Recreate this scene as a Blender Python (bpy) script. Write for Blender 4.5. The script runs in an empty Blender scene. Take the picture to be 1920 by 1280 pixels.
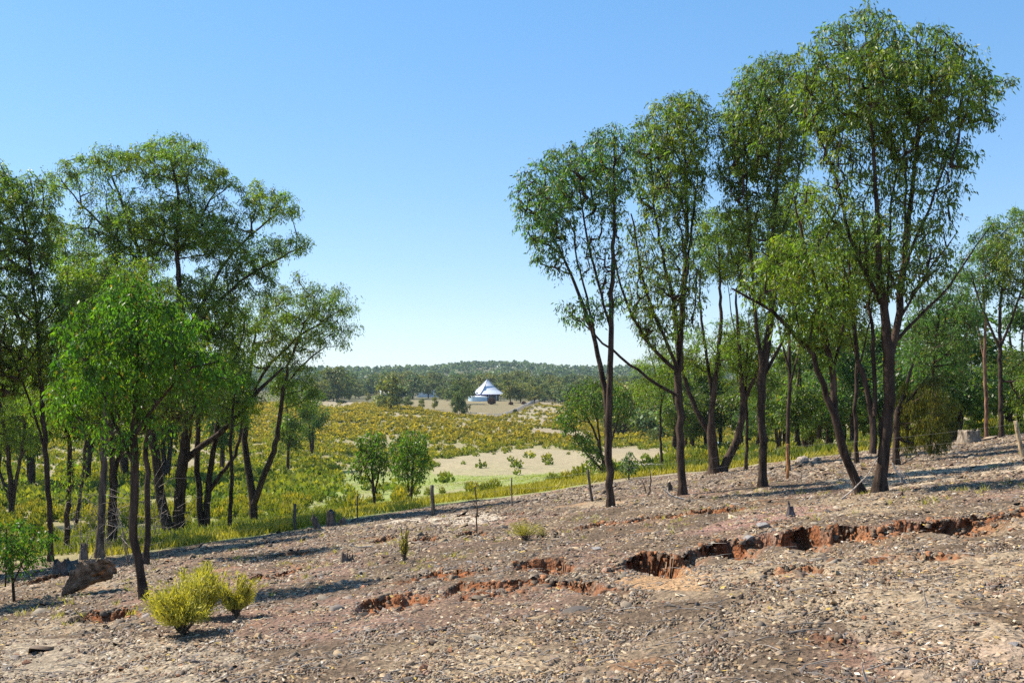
import bpy, math
import numpy as np
sc = bpy.context.scene
COL = sc.collection
rad = math.radians
rng = np.random.default_rng(7)

# ---------------------------------------------------------------- camera, sky, sun, exposure
EYE = 1.7                     # eye height over the gravel at the photographer's feet (z = 0)
FP = 1867.0; HZ = 722.0       # focal length and horizon of the photograph in its own pixels
cam_d = bpy.data.cameras.new('camera'); cam = bpy.data.objects.new('camera', cam_d); COL.objects.link(cam)
cam.location = (0, 0, EYE); cam.rotation_euler = (rad(90), 0, 0)
cam_d.sensor_width = 36; cam_d.lens = FP/1920*36; cam_d.shift_y = (HZ-640)/1920
cam_d.clip_start = 0.1; cam_d.clip_end = 12000
sc.camera = cam
SUN_AZ = -64.0                # degrees clockwise from the view direction: sun stands to the left, a little ahead
SUN_EL = 48.0
wd = bpy.data.worlds.new('World'); sc.world = wd; wd.use_nodes = True
nt = wd.node_tree; bg = nt.nodes['Background']
sky = nt.nodes.new('ShaderNodeTexSky'); sky.sky_type = 'NISHITA'; sky.sun_disc = False
sky.sun_elevation = rad(SUN_EL); sky.sun_rotation = rad(SUN_AZ); sky.altitude = 200
sky.air_density = 1.0; sky.dust_density = 0.1; sky.ozone_density = 3.0
hs = nt.nodes.new('ShaderNodeHueSaturation'); hs.inputs['Saturation'].default_value = 1.32; hs.inputs['Value'].default_value = 1.0
nt.links.new(sky.outputs[0], hs.inputs['Color']); wb = nt.nodes.new('ShaderNodeVectorMath'); wb.operation = 'MULTIPLY'; wb.inputs[1].default_value = (1.01, 1.11, 1.30)   # camera white balance
gm = nt.nodes.new('ShaderNodeGamma'); gm.inputs[1].default_value = .57     # softer step from zenith to horizon
nt.links.new(hs.outputs[0], gm.inputs[0]); nt.links.new(gm.outputs[0], wb.inputs[0]); nt.links.new(wb.outputs[0], bg.inputs[0])
bg.inputs[1].default_value = 0.15
sd = bpy.data.lights.new('sun', 'SUN'); sd.energy = 4.8; sd.angle = rad(0.5); sd.color = (1, .92, .79)
sun = bpy.data.objects.new('sun', sd); COL.objects.link(sun)
a, e = rad(SUN_AZ), rad(SUN_EL)
sv = np.array([math.sin(a)*math.cos(e), math.cos(a)*math.cos(e), math.sin(e)])
from mathutils import Vector
sun.rotation_euler = Vector(sv).to_track_quat('Z', 'Y').to_euler()
sc.view_settings.view_transform = 'Standard'; sc.view_settings.look = 'None'
sc.view_settings.exposure = 1.0; sc.view_settings.gamma = 1
sc.render.engine = 'CYCLES'
sc.cycles.use_denoising = False; sc.cycles.sample_clamp_indirect = 5
sc.cycles.max_bounces = 6; sc.cycles.transparent_max_bounces = 4; sc.cycles.transmission_bounces = 4

# ---------------------------------------------------------------- mesh helpers
def mesh_obj(name, V, faces, mat=None, parent=None, tint=None, loc=None, smooth=False, mats=None, mi=None):
    """V (n,3); faces: list of int arrays (m,k); tint (n,3) surface colour per vertex"""
    V = np.asarray(V, np.float32)
    if loc is not None: V = V - np.asarray(loc, np.float32)
    me = bpy.data.meshes.new(name)
    faces = [np.asarray(f, np.int32) for f in faces if len(f)]
    me.vertices.add(len(V)); me.vertices.foreach_set('co', V.ravel())
    idx = np.concatenate([f.ravel() for f in faces]); cnt = np.concatenate([np.full(len(f), f.shape[1]) for f in faces])
    st = np.concatenate([[0], np.cumsum(cnt)[:-1]]).astype(np.int32)
    me.loops.add(len(idx)); me.loops.foreach_set('vertex_index', idx)
    me.polygons.add(len(cnt)); me.polygons.foreach_set('loop_start', st)
    if smooth: me.polygons.foreach_set('use_smooth', np.ones(len(cnt), bool))
    if tint is not None:
        at = me.attributes.new('tint', 'FLOAT_COLOR', 'POINT')
        c = np.ones((len(V), 4), np.float32); c[:, :3] = tint
        at.data.foreach_set('color', c.ravel())
    me.update(calc_edges=True)
    if mats:
        for m in mats: me.materials.append(m)
        me.polygons.foreach_set('material_index', np.asarray(mi, np.int32))
    elif mat: me.materials.append(mat)
    o = bpy.data.objects.new(name, me); COL.objects.link(o)
    if parent is not None: o.parent = parent
    return o
def tag(o, label, cat, group=None):
    o['label'] = label; o['category'] = cat
    if group: o['group'] = group
    return o
def kind(o, k): o['kind'] = k; return o
def root(name, loc, label, cat, group=None):
    o = bpy.data.objects.new(name, None); COL.objects.link(o); o.location = [float(v) for v in loc]
    o.empty_display_size = .2
    return tag(o, label, cat, group)
class MB:
    """collects pieces into one mesh"""
    def __init__(s): s.V = []; s.F = {}; s.T = []; s.n = 0
    def add(s, V, F, tint=(.5, .5, .5)):
        V = np.asarray(V, float); F = np.asarray(F, int)
        s.V.append(V); s.F.setdefault(F.shape[1], []).append(F+s.n); s.n += len(V)
        s.T.append(np.broadcast_to(np.asarray(tint, float), (len(V), 3)))
    def box(s, c, size, rz=0, tint=(.5, .5, .5)):
        x, y, z = [v/2 for v in size]
        V = np.array([(i, j, k) for i in (-x, x) for j in (-y, y) for k in (-z, z)])
        cr, sr = math.cos(rz), math.sin(rz)
        V = np.c_[V[:, 0]*cr-V[:, 1]*sr, V[:, 0]*sr+V[:, 1]*cr, V[:, 2]]+np.asarray(c)
        s.add(V, [(0, 1, 3, 2), (4, 6, 7, 5), (0, 4, 5, 1), (2, 3, 7, 6), (0, 2, 6, 4), (1, 5, 7, 3)], tint)
    def tube(s, P, R, k=6, tint=(.5, .5, .5), cap=False):
        P = np.asarray(P, float); R = np.broadcast_to(np.asarray(R, float), (len(P),)); n = len(P)
        T = np.gradient(P, axis=0); T /= np.linalg.norm(T, axis=1)[:, None]+1e-9
        d = P[-1]-P[0]; ref = np.array([0, 1., 0]) if abs(d[1]) < .8*np.linalg.norm(d) else np.array([1., 0, 0])
        A = np.cross(T, ref); A /= np.linalg.norm(A, axis=1)[:, None]+1e-9; B = np.cross(T, A)
        th = np.arange(k)*2*math.pi/k
        V = P[:, None]+R[:, None, None]*(np.cos(th)[None, :, None]*A[:, None]+np.sin(th)[None, :, None]*B[:, None])
        i = np.arange(n-1)[:, None]*k; j = np.arange(k)[None]
        F = np.stack([i+j, i+(j+1) % k, i+k+(j+1) % k, i+k+j], -1).reshape(-1, 4)
        s.add(V.reshape(-1, 3), F, tint)
        if cap:
            m = s.n-n*k
            s.V.append(np.array([P[-1]+T[-1]*R[-1]*.15])); s.T.append(np.broadcast_to(np.asarray(tint, float), (1, 3)))
            q = s.n; s.n += 1
            s.F.setdefault(3, []).append(np.array([(m+(n-1)*k+a_, m+(n-1)*k+(a_+1) % k, q) for a_ in range(k)]))
    def build(s, name, mat, parent=None, loc=None, smooth=False):
        return mesh_obj(name, np.concatenate(s.V), [np.concatenate(f) for f in s.F.values()], mat, parent,
                        np.concatenate(s.T), loc, smooth)
def quads_for(n): return (np.arange(n)[:, None]*4+np.arange(4)[None])
def unit(v): return v/(np.linalg.norm(v, axis=-1, keepdims=True)+1e-9)

# value noise
_tab = np.random.default_rng(3).random((256, 256))
def vn(x, y):
    xi = np.floor(x).astype(int); yi = np.floor(y).astype(int); fx = x-xi; fy = y-yi
    fx = fx*fx*(3-2*fx); fy = fy*fy*(3-2*fy); xi &= 255; yi &= 255; x1 = (xi+1) & 255; y1 = (yi+1) & 255
    return ((_tab[xi, yi]*(1-fx)+_tab[x1, yi]*fx)*(1-fy)+(_tab[xi, y1]*(1-fx)+_tab[x1, y1]*fx)*fy)*2-1
def fbm(x, y, o=4, g=.5):
    r = 0; a_ = 1
    for k in range(o): r = r+a_*vn(x*2**k+17.3*k, y*2**k+5.1*k); a_ *= g
    return r

# ---------------------------------------------------------------- materials
def mat(name, rough=.8, spec=.3, col=None, attr=True, noise=None, bump=None, transl=0, bumpscale=20, stretch=None):
    m = bpy.data.materials.new(name); m.use_nodes = True; t = m.node_tree; N = t.nodes; L = t.links
    p = N['Principled BSDF']; p.inputs['Roughness'].default_value = rough; p.inputs['Specular IOR Level'].default_value = spec
    if attr:
        a_ = N.new('ShaderNodeAttribute'); a_.attribute_name = 'tint'; c = a_.outputs['Color']
    else:
        r_ = N.new('ShaderNodeRGB'); r_.outputs[0].default_value = (*col, 1); c = r_.outputs[0]
    tc = N.new('ShaderNodeTexCoord'); mp = N.new('ShaderNodeMapping'); L.new(tc.outputs['Object'], mp.inputs[0])
    if stretch: mp.inputs['Scale'].default_value = stretch
    if noise:                                  # (scale, low, high)
        nz = N.new('ShaderNodeTexNoise'); nz.inputs['Scale'].default_value = noise[0]; nz.inputs['Detail'].default_value = 5
        L.new(mp.outputs[0], nz.inputs['Vector'])
        rm = N.new('ShaderNodeMapRange'); rm.inputs[1].default_value = .3; rm.inputs[2].default_value = .7
        rm.inputs[3].default_value = noise[1]; rm.inputs[4].default_value = noise[2]; L.new(nz.outputs['Fac'], rm.inputs[0])
        mx = N.new('ShaderNodeVectorMath'); mx.operation = 'SCALE'; L.new(c, mx.inputs[0]); L.new(rm.outputs[0], mx.inputs['Scale'])
        c = mx.outputs[0]
    L.new(c, p.inputs['Base Color'])
    if bump:
        nb = N.new('ShaderNodeTexNoise'); nb.inputs['Scale'].default_value = bumpscale; nb.inputs['Detail'].default_value = 6
        nb.inputs['Roughness'].default_value = .65
        L.new(mp.outputs[0], nb.inputs['Vector'])
        bp = N.new('ShaderNodeBump'); bp.inputs['Strength'].default_value = 1; bp.inputs['Distance'].default_value = bump
        L.new(nb.outputs['Fac'], bp.inputs['Height']); L.new(bp.outputs[0], p.inputs['Normal'])
    if transl:
        tr = N.new('ShaderNodeBsdfTranslucent'); ms = N.new('ShaderNodeMixShader'); ms.inputs[0].default_value = transl
        g = N.new('ShaderNodeVectorMath'); g.operation = 'MULTIPLY'; g.inputs[1].default_value = (1.4, 1.65, .5) if name == 'gum_leaf' else (1.52, 1.55, .5); L.new(c, g.inputs[0])
        L.new(g.outputs[0], tr.inputs[0]); L.new(p.outputs[0], ms.inputs[1]); L.new(tr.outputs[0], ms.inputs[2])
        L.new(ms.outputs[0], N['Material Output'].inputs[0])
    return m
M_leaf = mat('gum_leaf', .45, .35, transl=.5)
M_far = mat('far_leaf', .6, .25, transl=.25)
M_shrub = mat('shrub_leaf', .6, .25, transl=.35)
M_bark = mat('bark', .9, .15, noise=(9, .3, 2.1), bump=.04, bumpscale=14, stretch=(1, 1, .22))
M_wood = mat('dead_wood', .85, .2, noise=(9, .25, 1.7), bump=.05, bumpscale=12, stretch=(1, 1, .3))
M_chip = mat('gravel_chip', .75, .3, noise=(60, .75, 1.2))
M_rock = mat('rock', .8, .3, noise=(14, .6, 1.35), bump=.012, bumpscale=25)
M_paint = mat('painted', .5, .4)

def ground_material():
    m = bpy.data.materials.new('ground_soil'); m.use_nodes = True; t = m.node_tree; N = t.nodes; L = t.links
    p = N['Principled BSDF']; p.inputs['Roughness'].default_value = .95; p.inputs['Specular IOR Level'].default_value = .1
    a_ = N.new('ShaderNodeAttribute'); a_.attribute_name = 'tint'
    tc = N.new('ShaderNodeTexCoord')
    def nz(scale, detail=4):
        n = N.new('ShaderNodeTexNoise'); n.inputs['Scale'].default_value = scale; n.inputs['Detail'].default_value = detail
        n.inputs['Roughness'].default_value = .6; L.new(tc.outputs['Object'], n.inputs['Vector']); return n
    v = N.new('ShaderNodeTexVoronoi'); v.inputs['Scale'].default_value = 16; L.new(tc.outputs['Object'], v.inputs['Vector'])
    n1 = nz(26); n2 = nz(1.3)
    r1 = N.new('ShaderNodeMapRange'); r1.inputs[1].default_value = .32; r1.inputs[2].default_value = .68; r1.inputs[3].default_value = .62; r1.inputs[4].default_value = 1.25
    L.new(n1.outputs['Fac'], r1.inputs[0])
    r2 = N.new('ShaderNodeMapRange'); r2.inputs[1].default_value = .35; r2.inputs[2].default_value = .65; r2.inputs[3].default_value = .86; r2.inputs[4].default_value = 1.12
    L.new(n2.outputs['Fac'], r2.inputs[0])
    sp = N.new('ShaderNodeSeparateColor'); L.new(v.outputs['Color'], sp.inputs[0])
    r3 = N.new('ShaderNodeMapRange'); r3.inputs[3].default_value = .75; r3.inputs[4].default_value = 1.2; L.new(sp.outputs[0], r3.inputs[0])
    q = N.new('ShaderNodeMath'); q.operation = 'MULTIPLY'; L.new(r1.outputs[0], q.inputs[0]); L.new(r2.outputs[0], q.inputs[1])
    q2 = N.new('ShaderNodeMath'); q2.operation = 'MULTIPLY'; L.new(q.outputs[0], q2.inputs[0]); L.new(r3.outputs[0], q2.inputs[1])
    s_ = N.new('ShaderNodeVectorMath'); s_.operation = 'SCALE'; L.new(a_.outputs['Color'], s_.inputs[0]); L.new(q2.outputs[0], s_.inputs['Scale'])
    L.new(s_.outputs[0], p.inputs['Base Color'])
    b = N.new('ShaderNodeBump'); b.inputs['Distance'].default_value = .03; b.inputs['Strength'].default_value = 1
    ad = N.new('ShaderNodeMath'); ad.operation = 'ADD'; L.new(n1.outputs['Fac'], ad.inputs[0]); L.new(v.outputs['Distance'], ad.inputs[1])
    L.new(ad.outputs[0], b.inputs['Height']); L.new(b.outputs[0], p.inputs['Normal'])
    return m
M_ground = ground_material()

# ---------------------------------------------------------------- terrain
def plane(X, Y): return -.075*Y+.114*X
EDGE = np.array([(-500, 1100), (0, 1062), (250, 1040), (500, 1000), (600, 985), (830, 945), (1000, 925), (1120, 905), (1300, 885), (1400, 875),
                 (1550, 855), (1800, 822), (1920, 812), (2500, 770)], float)
def edgeY(px):
    py = np.interp(px, EDGE[:, 0], EDGE[:, 1])
    return 1.7/np.maximum((py-HZ)/FP-.075+.114*(px-960)/FP, .02)
VAL = {-500: [(60, 1010), (90, 940), (150, 860), (250, 800), (400, 765), (800, 735)],
       0: [(58, 1002), (88, 935), (150, 860), (250, 805), (400, 768), (800, 738)],
       300: [(58, 992), (85, 940), (140, 866), (240, 805), (380, 770), (800, 740)],
       600: [(66, 958), (95, 912), (150, 855), (240, 805), (330, 768), (450, 757), (800, 740)],
       750: [(72, 935), (95, 907), (150, 858), (240, 808), (340, 775), (450, 757), (800, 740)],
       900: [(76, 917), (110, 882), (170, 845), (240, 812), (340, 785), (450, 752), (600, 746), (1000, 735)],
       1100: [(82, 892), (120, 868), (180, 838), (260, 806), (350, 785), (450, 765), (600, 752), (1000, 735)],
       1400: [(82, 860), (120, 845), (200, 820), (300, 795), (450, 770), (600, 755), (1000, 738)],
       1900: [(82, 803), (120, 795), (200, 780), (400, 760), (1000, 738)],
       2600: [(82, 770), (200, 765), (400, 750), (1000, 738)]}
HILL = np.array([(-500, 702), (300, 702), (600, 699), (700, 699), (780, 698), (840, 694), (900, 686), (960, 687), (1010, 692), (1060, 701), (1130, 699), (1190, 695),
                 (1240, 699), (1400, 694), (1900, 696), (2600, 700)], float)
tc_ = np.linspace(-500, 2600, 311); ly_ = np.linspace(math.log(20), math.log(7000), 420)
TZ = np.zeros((len(tc_), len(ly_)))
keys = sorted(VAL)
cols = []
for k in keys:
    pts = [(y, EYE-(p-HZ)/FP*y) for y, p in VAL[k]]
    cols.append(pts)
def colz(px):
    ye = float(edgeY(px)); out = []
    for k, pts in zip(keys, cols):
        Y = [y for y, z in pts]; Z = [z for y, z in pts]
        out.append((np.log(Y), Z))
    i = min(max(np.searchsorted(keys, px)-1, 0), len(keys)-2); f = (px-keys[i])/(keys[i+1]-keys[i])
    z = (1-f)*np.interp(ly_, *out[i])+f*np.interp(ly_, *out[i+1])
    y0 = (1-f)*VAL[keys[i]][0][0]+f*VAL[keys[i+1]][0][0]
    Yv = np.exp(ly_); t = (px-960)/FP
    near = plane(t*Yv, Yv)
    w = np.clip((Yv-ye)/max(y0-ye, 4), 0, 1)
    z0 = np.interp(math.log(max(y0, ye+4)), ly_, z); zn = plane(t*ye, ye)
    mid = zn+(z0-zn)*w
    z = np.where(Yv < ye, near, np.where(w < 1, mid, z))
    zh = EYE-(np.interp(px, HILL[:, 0], HILL[:, 1])-HZ)/FP*2000
    h = np.clip((np.log(Yv)-math.log(1000))/(math.log(2000)-math.log(1000)), 0, 1); h = h*h*(3-2*h)
    z = z*(1-h)+zh*h
    far = np.clip((Yv-2000)/3000, 0, 1)
    return z-far*40
for i, px in enumerate(tc_): TZ[i] = colz(px)
def blur(A, s, ax):
    k = np.exp(-.5*(np.arange(-3*s, 3*s+1)/s)**2); k /= k.sum()
    pad = [(0, 0), (0, 0)]; pad[ax] = (3*s, 3*s)
    B = np.pad(A, pad, mode='edge')
    return np.apply_along_axis(lambda v: np.convolve(v, k, 'valid'), ax, B)
TZ = blur(blur(TZ, 4, 1), 5, 0)
def base_z(X, Y):
    X = np.asarray(X, float); Y = np.asarray(Y, float)
    pl = plane(X, Y)
    Ys = np.maximum(Y, 21); px = np.clip(960+FP*X/Ys, -499, 2599)
    u = (px+500)/10; v = (np.log(Ys)-ly_[0])/(ly_[1]-ly_[0]); v = np.clip(v, 0, len(ly_)-1.001)
    i = np.minimum(u.astype(int), len(tc_)-2); j = v.astype(int); fu = u-i; fv = v-j
    z = (TZ[i, j]*(1-fu)+TZ[i+1, j]*fu)*(1-fv)+(TZ[i, j+1]*(1-fu)+TZ[i+1, j+1]*fu)*fv
    w = np.clip((Y-24)/8, 0, 1)
    z = pl*(1-w)+z*w
    und = .05*fbm(X/2.7, Y/2.7, 3)*np.clip((Y+4)/8, 0, 1)
    und = und+np.clip((Y-45)/60, 0, 1)*.35*fbm(X/25+9, Y/25, 3)
    return z+und
def hit(px, py, f=None):
    """world point where the ray through photo pixel (px,py) meets the terrain"""
    f = f or base_z
    Y = np.exp(np.linspace(math.log(3), math.log(2500), 2600)); t = (px-960)/FP
    q = HZ+FP*(EYE-f(t*Y, Y))/Y
    k = np.argmax(q <= py)
    if k == 0: k = len(Y)-1
    y0, y1, q0, q1 = Y[k-1], Y[k], q[k-1], q[k]
    y = y0+(y1-y0)*np.clip((q0-py)/(q0-q1+1e-9), 0, 1)
    return np.array([t*y, y, float(f(np.array([t*y]), np.array([y]))[0])])
def at(px, py, Y): return np.array([(px-960)/FP*Y, Y, EYE-(py-HZ)/FP*Y])
def pix(X, Y, Z): return 960+FP*X/Y, HZ+FP*(EYE-Z)/Y

# erosion gullies: upper lip (px, py) and visible height of the broken bank, in photo pixels
GUL = [
 [(1112, 1070, 0), (1135, 1068, 6), (1160, 1058, 18), (1207, 1042, 36), (1247, 1040, 40), (1263, 1045, 24), (1280, 1046, 10), (1313, 1028, 28), (1345, 1020, 22), (1367, 1016, 34), (1395, 1014, 18), (1427, 1006, 34),
  (1467, 1003, 34), (1513, 993, 42), (1557, 996, 32), (1600, 990, 30), (1647, 993, 28), (1662, 990, 10), (1670, 986, 26), (1693, 981, 26), (1723, 983, 28), (1780, 977, 30), (1830, 973, 31), (1850, 971, 8), (1870, 968, 6), (1897, 965, 12), (1920, 958, 16), (2010, 950, 20), (2080, 945, 0)],
 [(957, 1058, 0), (968, 1056, 20), (1007, 1053, 23), (1053, 1052, 18), (1073, 1059, 6), (1080, 1060, 0)],
 [(670, 1135, 0), (680, 1132, 12), (723, 1123, 22), (740, 1121, 12), (763, 1120, 22), (783, 1120, 10), (813, 1123, 6), (830, 1124, 0)],
 [(832, 1110, 0), (840, 1106, 14), (860, 1097, 20), (887, 1095, 14), (930, 1092, 7), (973, 1088, 8), (1010, 1086, 8), (1037, 1089, 16), (1073, 1090, 18), (1117, 1095, 12), (1140, 1100, 5), (1173, 1102, 5), (1185, 1104, 0)],
 [(858, 1124, 0), (867, 1117, 13), (917, 1113, 11), (953, 1110, 9), (987, 1108, 5), (995, 1106, 0)],
 [(695, 1098, 0), (760, 1090, 3), (783, 1084, 5), (817, 1071, 13), (850, 1076, 7), (873, 1073, 12), (910, 1068, 8), (925, 1066, 0)],
 [(688, 1020, 0), (700, 1014, 7), (723, 1008, 12), (737, 1007, 6), (745, 1006, 0)],
 [(768, 1016, 0), (780, 1012, 8), (800, 1006, 14), (820, 1009, 8), (835, 1012, 0)],
 [(850, 1006, 0), (862, 1002, 7), (883, 998, 11), (905, 999, 7), (918, 1000, 0)],
 [(1070, 993, 0), (1085, 989, 5), (1123, 981, 9), (1173, 978, 7), (1207, 971, 11), (1257, 966, 10), (1285, 962, 9), (1330, 956, 9), (1380, 952, 6), (1400, 950, 0)],
 [(1610, 1056, 0), (1625, 1050, 7), (1647, 1044, 12), (1680, 1043, 6), (1700, 1043, 4), (1717, 1040, 13), (1733, 1043, 17), (1763, 1040, 10), (1813, 1038, 7), (1840, 1036, 0)],
 [(1420, 1078, 0), (1433, 1072, 6), (1480, 1066, 10), (1520, 1060, 10), (1535, 1060, 0)],
 [(470, 1082, 0), (480, 1079, 12), (520, 1076, 12), (553, 1071, 9), (565, 1070, 0)],
 [(935, 966, 0), (950, 964, 5), (975, 962, 4), (985, 962, 0)],
 [(120, 1165, 0), (160, 1150, 12), (230, 1146, 12), (280, 1150, 0)],
 [(20, 1100, 0), (60, 1088, 14), (130, 1075, 12), (160, 1072, 0)],
 [(500, 1045, 0), (520, 1040, 9), (560, 1036, 9), (600, 1034, 0)],
 [(1500, 1205, 0), (1530, 1195, 5), (1560, 1190, 7), (1590, 1196, 5), (1610, 1205, 0)],
]
GW = []
for g in GUL:
    P = [hit(x, y) for x, y, h in g]
    GW.append((np.array([p[0] for p in P]), np.array([p[1] for p in P]), np.array([h/FP*p[1]*1.4 for p, (x, y, h) in zip(P, g)])))
def gully(X, Y):
    dz = np.zeros_like(X); clay = np.zeros_like(X); floor = np.zeros_like(X)
    for gi, (gx, gy, gh) in enumerate(GW):
        m = (X > gx[0]) & (X < gx[-1]) & (Y > gy.min()-4.5) & (Y < gy.max()+3)
        if not m.any(): continue
        x = X[m]; y = Y[m]; dep = np.interp(x, gx, gh)
        dep = dep*(.8+.45*vn(x*3.1, gi*7.+0*x))
        jag = (.10*vn(x*2.2+gi, 0*x+3)+.07*vn(x*6+gi, 0*x+8)+.022*vn(x*15, 0*x+gi))*np.clip(dep/.12, 0, 1.6)
        lip = np.interp(x, gx, gy)+jag
        d = lip-y
        w = 7*dep+.25
        st = .6*np.clip(d/.05, 0, 1)+.4*np.clip((d-.10-.09*vn(x*5, 0*x+gi+.5))/.06, 0, 1)
        ramp = np.clip(1-np.clip(d-.2, 0, None)/w, 0, 1); ramp = ramp*ramp*(3-2*ramp)
        rise = .12*dep*np.exp(np.clip(d, None, 0)/.5)*(d < 0)
        dz[m] += np.where(d > 0, -dep*st*ramp, rise)+ .35*dep*vn(x*7, y*7)*((d > .02) & (d < .45))
        c = np.clip(dep/.05, 0, 1)*((d > -.02) & (d < .2))
        clay[m] = np.maximum(clay[m], c)
        floor[m] = np.maximum(floor[m], np.clip(dep/.1, 0, 1)*np.clip(1-np.abs(d-.55)/.8, 0, 1)*(d > 0))
    return dz, clay, floor
def undercut(X, Y):
    off = np.zeros_like(X)
    for gi, (gx, gy, gh) in enumerate(GW):
        m = (X > gx[0]) & (X < gx[-1]) & (Y > gy.min()-2) & (Y < gy.max()+2)
        x = X[m]; y = Y[m]; dep = np.interp(x, gx, gh)*(.8+.45*vn(x*3.1, gi*7.+0*x))
        jag = (.10*vn(x*2.2+gi, 0*x+3)+.07*vn(x*6+gi, 0*x+8)+.022*vn(x*15, 0*x+gi))*np.clip(dep/.12, 0, 1.6)
        d = np.interp(x, gx, gy)+jag-y
        off[m] += np.where((d > 0) & (d < .35), (.55+.5*vn(x*4.3, 0*x+gi))*np.clip(dep, 0, .4)*(1-d/.35), 0)
    return np.clip(off, 0, .3)
def ground_z(X, Y):
    X = np.atleast_1d(np.asarray(X, float)); Y = np.atleast_1d(np.asarray(Y, float))
    z = base_z(X, Y)
    nm = (Y < 45) & (Y > 2)
    if nm.any(): z[nm] += gully(X[nm], Y[nm])[0]
    return z
def G(px, py):
    p = hit(px, py); p[2] = ground_z(p[0], p[1])[0]; return p

def inpoly(px, py, poly):
    poly = np.asarray(poly, float); r = np.zeros(np.shape(px), bool); j = len(poly)-1
    for i in range(len(poly)):
        xi, yi = poly[i]; xj, yj = poly[j]
        c = ((yi > py) != (yj > py)) & (px < (xj-xi)*(py-yi)/(yj-yi+1e-12)+xi); r ^= c; j = i
    return r
BARE = [([(805, 864), (900, 850), (1000, 840), (1090, 846), (1130, 852), (1250, 846), (1250, 872), (1150, 882), (1050, 886), (900, 892), (812, 888)], .03),
        ([(985, 800), (1095, 811), (1110, 830), (1000, 810)], .02), ([(590, 748), (665, 757), (640, 768), (590, 765)], .04),
        ([(700, 768), (850, 786), (960, 800), (980, 812), (830, 795), (720, 785)], .4),
        ([(650, 735), (770, 748), (870, 742), (1020, 745), (1010, 757), (965, 775), (930, 784), (860, 780), (760, 762), (650, 752)], .0),
        ([(935, 787), (1010, 757), (1060, 757), (1060, 800), (960, 800)], .2),
        ([(1130, 838), (1240, 842), (1270, 868), (1130, 872)], .05), ([(1140, 780), (1190, 782), (1190, 790), (1140, 790)], .0),
        ([(300, 850), (420, 835), (430, 880), (300, 890)], .55), ([(0, 860), (110, 850), (120, 905), (0, 940)], .5)]
def shrub_density(px, py):
    d = np.where(py < 757, 0., .82)
    d = np.where((px < 600), 1.15, d)
    d = np.where((py > 885) & (px > 640), .13, d)
    d = np.where((py > 935) & (px > 560), .2, d)
    for poly, v in BARE: d = np.where(inpoly(px, py, poly), v, d)
    return d

# ground mesh
def rows():
    r = list(np.linspace(-5, 4.5, 40)); y = 4.6
    while y < 7000:
        r.append(y); y *= 1.0036 if y < 34 else (1.009 if y < 110 else 1.02)
    return np.array(r)
R_ = rows(); tt = np.concatenate([np.linspace(-3, -.62, 50)[:-1], np.linspace(-.62, .62, 900), np.linspace(.62, 3, 50)[1:]])
YY, TT = np.meshgrid(R_, tt, indexing='ij'); XX = TT*(YY+6)
X = XX.ravel(); Y = YY.ravel()
Z = base_z(X, Y); clay = np.zeros_like(Z); flo = np.zeros_like(Z)
nm = (Y < 45) & (Y > 2)
dz, c1, f1 = gully(X[nm], Y[nm]); Z[nm] += dz+.06*c1*vn(X[nm]*11, Y[nm]*23); clay[nm] = c1; flo[nm] = f1; shift = np.zeros_like(Y); shift[nm] = undercut(X[nm], Y[nm])
nr = np.clip((60-Y)/30, 0, 1)
Z += nr*(.022*fbm(X*2.6, Y*2.6, 4, .6)+.012*vn(X*14, Y*14))
PX, PY = pix(X, np.maximum(Y, 1), Z)
eY = edgeY(np.clip(PX, -500, 2500))
soil = np.array([.135, .096, .064]); pale = np.array([.38, .29, .19]); pink = np.array([.28, .17, .13]); orange = np.array([.46, .20, .075])
red = np.array([.34, .105, .035]); dryg = np.array([.33, .28, .18]); green = np.array([.27, .31, .10]); hill = np.array([.32, .26, .17])
n_a = fbm(X/3.1, Y/3.1, 4); n_b = fbm(X/1.1+40, Y/1.1, 4); n_c = fbm(X/18+4, Y/18, 4)
def mixc(c, d, w): return c*(1-w[:, None])+d*w[:, None]
C = np.tile(soil, (len(X), 1))
C = mixc(C, pale, np.clip(n_a*1.2-.1, 0, .75))
C = mixc(C, pink, np.clip(-n_a*1.1-.35, 0, .6))
C = mixc(C, orange, np.clip(n_b*1.6-1.2, 0, .22)*(Y < 40))
def patch(poly, col, w=.8):
    global C
    m = inpoly(PX+8*n_b, PY+4*n_a, poly) & (Y > 2) & (Y < 60)
    C = mixc(C, np.array(col), m*w)
patch([(1375, 968), (1440, 955), (1560, 948), (1570, 956), (1470, 975), (1380, 990), (1290, 995)], (.30, .175, .14))
patch([(700, 985), (760, 970), (900, 960), (960, 966), (900, 978), (760, 985)], (.55, .47, .37))
patch([(1120, 1078), (1280, 1060), (1340, 1080), (1320, 1110), (1200, 1105)], (.50, .30, .15), .6)
patch([(1540, 900), (1700, 880), (1920, 855), (1920, 880), (1750, 905), (1600, 920)], (.56, .44, .30), .7)
patch([(1540, 1130), (1750, 1120), (1920, 1180), (1920, 1280), (1700, 1280)], (.46, .36, .25), .5)
patch([(0, 1200), (300, 1190), (500, 1240), (400, 1280), (0, 1280)], (.48, .40, .29), .5)
v = Y > eY
val = mixc(np.tile(dryg, (len(X), 1)), hill, np.clip(n_c+.5, 0, 1))
den = shrub_density(PX, PY)
val = mixc(val, np.array([.27, .24, .10]), np.clip(den-.3, 0, .6))
gr = np.clip((PY-868-8*n_c)/30, 0, 1)*np.clip((PX-200)/250, 0, 1)*np.clip((1150-PX)/100, 0, 1)
gr2 = np.clip((PX-560)/250, 0, 1)
val = mixc(val, green, gr*np.clip(.75+n_a*.6, 0, 1))
pad_ = inpoly(PX, PY, BARE[4][0]); val = mixc(val, np.array([.22, .18, .095]), pad_*.85)
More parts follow.
